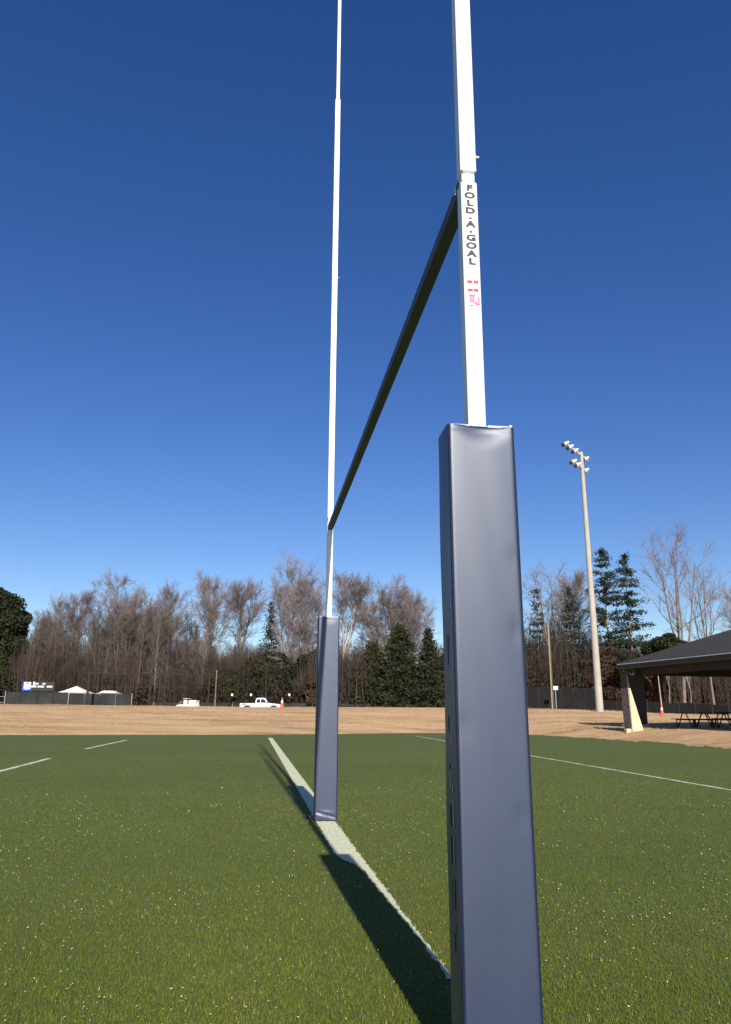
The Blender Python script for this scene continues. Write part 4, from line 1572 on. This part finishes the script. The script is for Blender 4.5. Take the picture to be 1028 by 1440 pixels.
GE = 'evergreen trees along the field edge'
evergreen('evergreen_tree', 2, 818, 122, lob(5, 6.4, 0.22, 44, 700), 0.245, M_leaf_dark, 'huge dark round evergreen at the far left edge', GE, 0.4, 0.7, seed=5)
evergreen('evergreen_tree', -4, 888, 116, lob(6, 4.2, 0.0, 24, 500), 0.216, M_leaf_olive, 'lower olive evergreen at the left edge beneath the huge dark one', GE, 0.2, 0.6, seed=6)
evergreen('pine_tree', 383, 848, 122, con(9, 3.0, lo=0.35, levels=26, per=6, dens=34, scat=0.36), 0.15, M_leaf_pine, 'small dark pine between bare trees, above the pickup', GE, 0.2, seed=9)
evergreen('pine_tree', 452, 865, 128, con(10, 2.2, lo=0.3, levels=22, per=5, dens=32, scat=0.33), 0.15, M_leaf_pine, 'narrow dark pine directly behind the far upright', GE, 0.18, seed=10)
evergreen('evergreen_tree', 322, 922, 114, lob(12, 3.0, 0.0, 20, 420), 0.194, M_leaf_olive, 'low bushy olive evergreen left of the pickup', GE, 0.15, 0.6, seed=12)
evergreen('evergreen_tree', 358, 917, 116, lob(13, 3.0, 0.0, 20, 420), 0.194, M_leaf_olive, 'low bushy olive evergreen directly above the pickup bed', GE, 0.15, 0.6, seed=13)
evergreen('evergreen_tree', 401, 898, 117, lob(14, 2.9, 0.0, 20, 420), 0.194, M_leaf_dark, 'dark bushy evergreen above the orange traffic cone', GE, 0.15, 0.6, seed=14)
evergreen('evergreen_tree', 432, 890, 118, lob(15, 2.6, 0.1, 18, 420), 0.194, M_leaf_olive, 'olive evergreen half hidden behind the far upright pad', GE, 0.15, 0.6, seed=15)
evergreen('cedar_tree', 562, 881, 112, con(16, 4.6, lo=0.0, levels=46, per=10, dens=34, scat=0.42, power=0.62), 0.19, M_leaf_dark, 'broad dark cedar, tallest of the cluster between the two pads', GE, 0.25, seed=16)
evergreen('cedar_tree', 602, 887, 108, con(17, 3.0, lo=0.0, levels=44, per=9, dens=30, scat=0.30, power=0.8), 0.17, M_leaf_dark, 'pointed dark cedar beside the left edge of the near pad', GE, 0.2, seed=17)
evergreen('cedar_tree', 525, 905, 114, con(18, 3.6, lo=0.0, levels=42, per=10, dens=32, scat=0.42, power=0.6), 0.19, M_leaf_olive, 'lower olive cedar at the left end of the dark cluster', GE, 0.2, seed=18)
evergreen('cedar_tree', 634, 905, 112, con(19, 3.2, lo=0.0, levels=38, per=9, dens=30, scat=0.38, power=0.7), 0.18, M_leaf_dark, 'dark cedar mostly hidden behind the near pad', GE, 0.2, seed=19)
evergreen('pine_tree', 753, 828, 118, con(22, 2.9, lo=0.30, levels=22, per=6, dens=26, scat=0.36, droop=0.0, zsq=0.4), 0.13, M_leaf_pine, 'slender sparse pine right beside the near pad', GE, 0.17, seed=22)
evergreen('pine_tree', 800, 826, 116, con(23, 3.4, lo=0.22, levels=26, per=7, dens=30, scat=0.40, droop=0.0, zsq=0.4), 0.14, M_leaf_pine, 'dull green pine behind the top half of the thin wooden pole', GE, 0.2, seed=23)
evergreen('pine_tree', 845, 772, 112, con(24, 3.3, lo=0.30, levels=21, per=6, dens=66, scat=0.36, power=0.5, droop=-0.10, zsq=0.62, jag=0.75), 0.15, M_leaf_pine, 'tall layered pine partly behind the floodlight pole', GE, 0.25, seed=24)
evergreen('pine_tree', 877, 779, 110, con(25, 3.9, lo=0.20, levels=21, per=7, dens=70, scat=0.36, power=0.7, droop=0.06, zsq=0.60, jag=0.7), 0.15, M_leaf_pine, 'tall layered pine standing free, right of the floodlight pole', GE, 0.25, seed=25)
evergreen('evergreen_tree', 884, 904, 96, lob(27, 2.0, 0.42, 14, 400), 0.158, M_leaf_dark, 'small dark evergreen behind the left corner of the pavilion roof', GE, 0.12, 0.6, seed=27)
evergreen('evergreen_tree', 932, 884, 94, lob(28, 2.9, 0.42, 20, 420), 0.158, M_leaf_dark, 'rounded dark evergreen at the foot of the tallest bare tree', GE, 0.14, 0.6, seed=28)
evergreen('evergreen_tree', 962, 893, 97, lob(29, 2.0, 0.42, 14, 400), 0.158, M_leaf_dark, 'smaller dark evergreen right of the rounded one above the pavilion', GE, 0.12, 0.6, seed=29)
evergreen('beech_tree', 866, 884, 102, lob(31, 3.4, 0.0, 22, 460), 0.151, M_leaf_brown, 'red brown leafy tree right of the floodlight pole', 'brown leafed trees', 0.14, 0.6, seed=31)
evergreen('beech_tree', 899, 905, 104, lob(32, 2.7, 0.0, 18, 420), 0.151, M_leaf_brown, 'red brown leafy tree directly above the pavilion corner', 'brown leafed trees', 0.14, 0.6, seed=32)
evergreen('beech_tree', 850, 905, 100, lob(35, 2.7, 0.0, 18, 420), 0.151, M_leaf_brown, 'red brown leafy tree directly behind the floodlight pole', 'brown leafed trees', 0.14, 0.6, seed=35)
evergreen('beech_tree', 437, 930, 112, lob(33, 1.6, 0.0, 12, 320), 0.151, M_leaf_brown, 'small rusty brown tree beside the far upright pad', 'brown leafed trees', 0.1, 0.6, seed=33)
evergreen('beech_tree', 481, 925, 116, lob(34, 1.1, 0.1, 8, 220), 0.144, M_leaf_brown, 'rusty sapling in front of the brick house', 'brown leafed trees', 0.08, 0.6, seed=34)

# the wood behind: reads as one mass of stems
g = np.random.default_rng(99)
stemP = []
for k in range(5):
    trunk, crown = bare_segments(seed=200 + k, h=14.0, spread=0.15, nb=22, lo=0.22, up=1.0, sub=4, tw=4, fork=int(k % 2), twig_r=0.016)
    a, b_ = frusta(*trunk, n=4), frusta(*crown, n=3)
    stemP.append((np.concatenate([a[0], b_[0]]), np.concatenate([a[1], b_[1] + len(a[0])])))
VS, FS, off = [], [], 0


def stem(px, py_top, D):
    global off
    t = at(px, py_top, D)
    zg = float(gz(t[0], D)) - 0.2
    v, f = stemP[g.integers(0, 5)]
    s = (t[2] - zg) / 14.3
    an = g.uniform(0, 6.28)
    c, sn = math.cos(an), math.sin(an)
    wd = g.uniform(0.8, 1.15)
    v = v * np.array([s * wd, s * wd, s])
    v = np.stack([v[:, 0] * c - v[:, 1] * sn + t[0], v[:, 0] * sn + v[:, 1] * c + D, v[:, 2] + zg], -1)
    VS.append(v)
    FS.append(f + off)
    off += len(v)


sky_top = [(-40, 845), (40, 858), (75, 862), (110, 852), (170, 835), (215, 850), (265, 858), (300, 880), (345, 900), (380, 890), (420, 860), (455, 868), (485, 885), (520, 860), (560, 850),
           (600, 880), (640, 900), (740, 850), (780, 845), (830, 868), (880, 895), (940, 900), (1000, 895), (1080, 890)]
sx_, sy_ = np.array([q[0] for q in sky_top]), np.array([q[1] for q in sky_top])
for i in range(330):
    px = g.uniform(-60, 1090)
    D = g.uniform(119, 165)
    stem(px, np.interp(px, sx_, sy_) + g.uniform(10, 78) + (8 if px < 60 else 0), D)
for i in range(120):
    px = g.uniform(45, 300)
    stem(px, np.interp(px, sx_, sy_) + g.uniform(6, 56), g.uniform(114, 130))
thick = []
for k in range(4):
    m = 150
    b0 = np.stack([g.normal(0, 1.5, m), g.normal(0, 1.0, m), np.zeros(m)], -1)
    hh = g.uniform(0.55, 1.0, m) * 10
    b1 = b0 + np.stack([g.normal(0, 0.9, m), g.normal(0, 0.6, m), hh], -1)
    t0 = b0[:, None] + (b1 - b0)[:, None] * g.uniform(0.25, 1.0, (m, 9, 1))
    t0 = t0.reshape(-1, 3)
    t1 = t0 + np.stack([g.normal(0, 0.5, m * 9), g.normal(0, 0.5, m * 9), g.uniform(0.2, 1.4, m * 9)], -1)
    a = frusta(b0, b1, np.full(m, 0.045), np.full(m, 0.012), 3)
    b_ = frusta(t0, t1, np.full(m * 9, 0.014), np.full(m * 9, 0.006), 3)
    thick.append((np.concatenate([a[0], b_[0]]), np.concatenate([a[1], b_[1] + len(a[0])])))
TV, TF, toff = [], [], 0
for i in range(260):
    px = g.uniform(20, 1080)
    D = g.uniform(113, 140)
    if 560 < px < 620:
        continue
    t = at(px, np.interp(px, [0, 60, 300, 480, 640, 740, 840, 1080], [915, 895, 905, 905, 905, 880, 895, 905]) + g.uniform(-6, 40), D)
    zg = float(gz(t[0], D)) - 0.2
    v, f = thick[g.integers(0, 4)]
    sc_ = (t[2] - zg) / 10.0
    an = g.uniform(0, 6.28)
    c, sn = math.cos(an), math.sin(an)
    v = np.stack([v[:, 0] * c - v[:, 1] * sn + t[0], v[:, 0] * sn + v[:, 1] * c + D, v[:, 2] * sc_ + zg], -1)
    TV.append(v)
    TF.append(f + toff)
    toff += len(v)
tag(link('thicket', np_mesh('thicket', np.concatenate(TV), np.concatenate(TF)), M_thicket), kind='stuff')
tag(link('bare_wood', np_mesh('bare_wood', np.concatenate(VS), np.concatenate(FS)), M_wood_far), kind='stuff')

# undergrowth at the foot of the wood
nb_ = 170000
px = g.uniform(-80, 1110, nb_)
Dd = g.uniform(112, 150, nb_)
hi = np.interp(px, [-80, 60, 200, 300, 480, 620, 740, 840, 1000, 1110], [6.0, 6.5, 7.0, 8.0, 8, 8, 11.0, 11.0, 9.5, 9.5])
hi = hi * (0.75 + 0.35 * np.sin(px * 0.09) * np.sin(px * 0.037 + 1)) 
x_ = (px - 514) / FPX * Dd
z_ = gz(x_, Dd) + np.abs(g.beta(0.9, 2.0, nb_)) * hi * (Dd / 120)
V, F = leaf_tris(np.stack([x_, Dd, z_], -1), 0.26, g, 0.0)
tag(link('undergrowth', np_mesh('undergrowth', V, F), M_brush), kind='stuff')

# ------------------------------------------------------------------ light
SUN_EL, SUN_AZ = R(29.2), -0.1421 - 0.0270
sdir = np.array([-math.sin(SUN_AZ) * math.cos(SUN_EL), -math.cos(SUN_AZ) * math.cos(SUN_EL), math.sin(SUN_EL)])
sl = bpy.data.lights.new('sun', 'SUN')
sl.energy = 5.0
sl.angle = R(0.53)
sl.color = (1.0, 0.93, 0.82)
so = bpy.data.objects.new('sun', sl)
COL.objects.link(so)
so.rotation_euler = Vector([-v for v in sdir]).to_track_quat('-Z', 'Y').to_euler()
so.location = (6, -20, 25)

wd_ = bpy.data.worlds.new('World')
scene.world = wd_
wd_.use_nodes = True
nt = wd_.node_tree
bg = nt.nodes['Background']
sk = nt.nodes.new('ShaderNodeTexSky')
sk.sky_type = 'NISHITA'
sk.sun_disc = False
sk.sun_elevation = SUN_EL
sk.sun_rotation = math.atan2(sdir[0], sdir[1])
sk.altitude = 300
sk.air_density = 1.0
sk.dust_density = 0.3
sk.ozone_density = 2.2
hs_ = nt.nodes.new('ShaderNodeHueSaturation')
hs_.inputs['Saturation'].default_value = 1.31
hs_.inputs['Hue'].default_value = 0.517
nt.links.new(sk.outputs['Color'], hs_.inputs['Color'])
nt.links.new(hs_.outputs['Color'], bg.inputs['Color'])
bg.inputs['Strength'].default_value = 0.09

scene.view_settings.view_transform = 'Standard'
scene.view_settings.look = 'None'
scene.view_settings.exposure = 0.42
scene.view_settings.gamma = 1
scene.render.engine = 'CYCLES'
scene.cycles.use_denoising = True
scene.cycles.max_bounces = 6
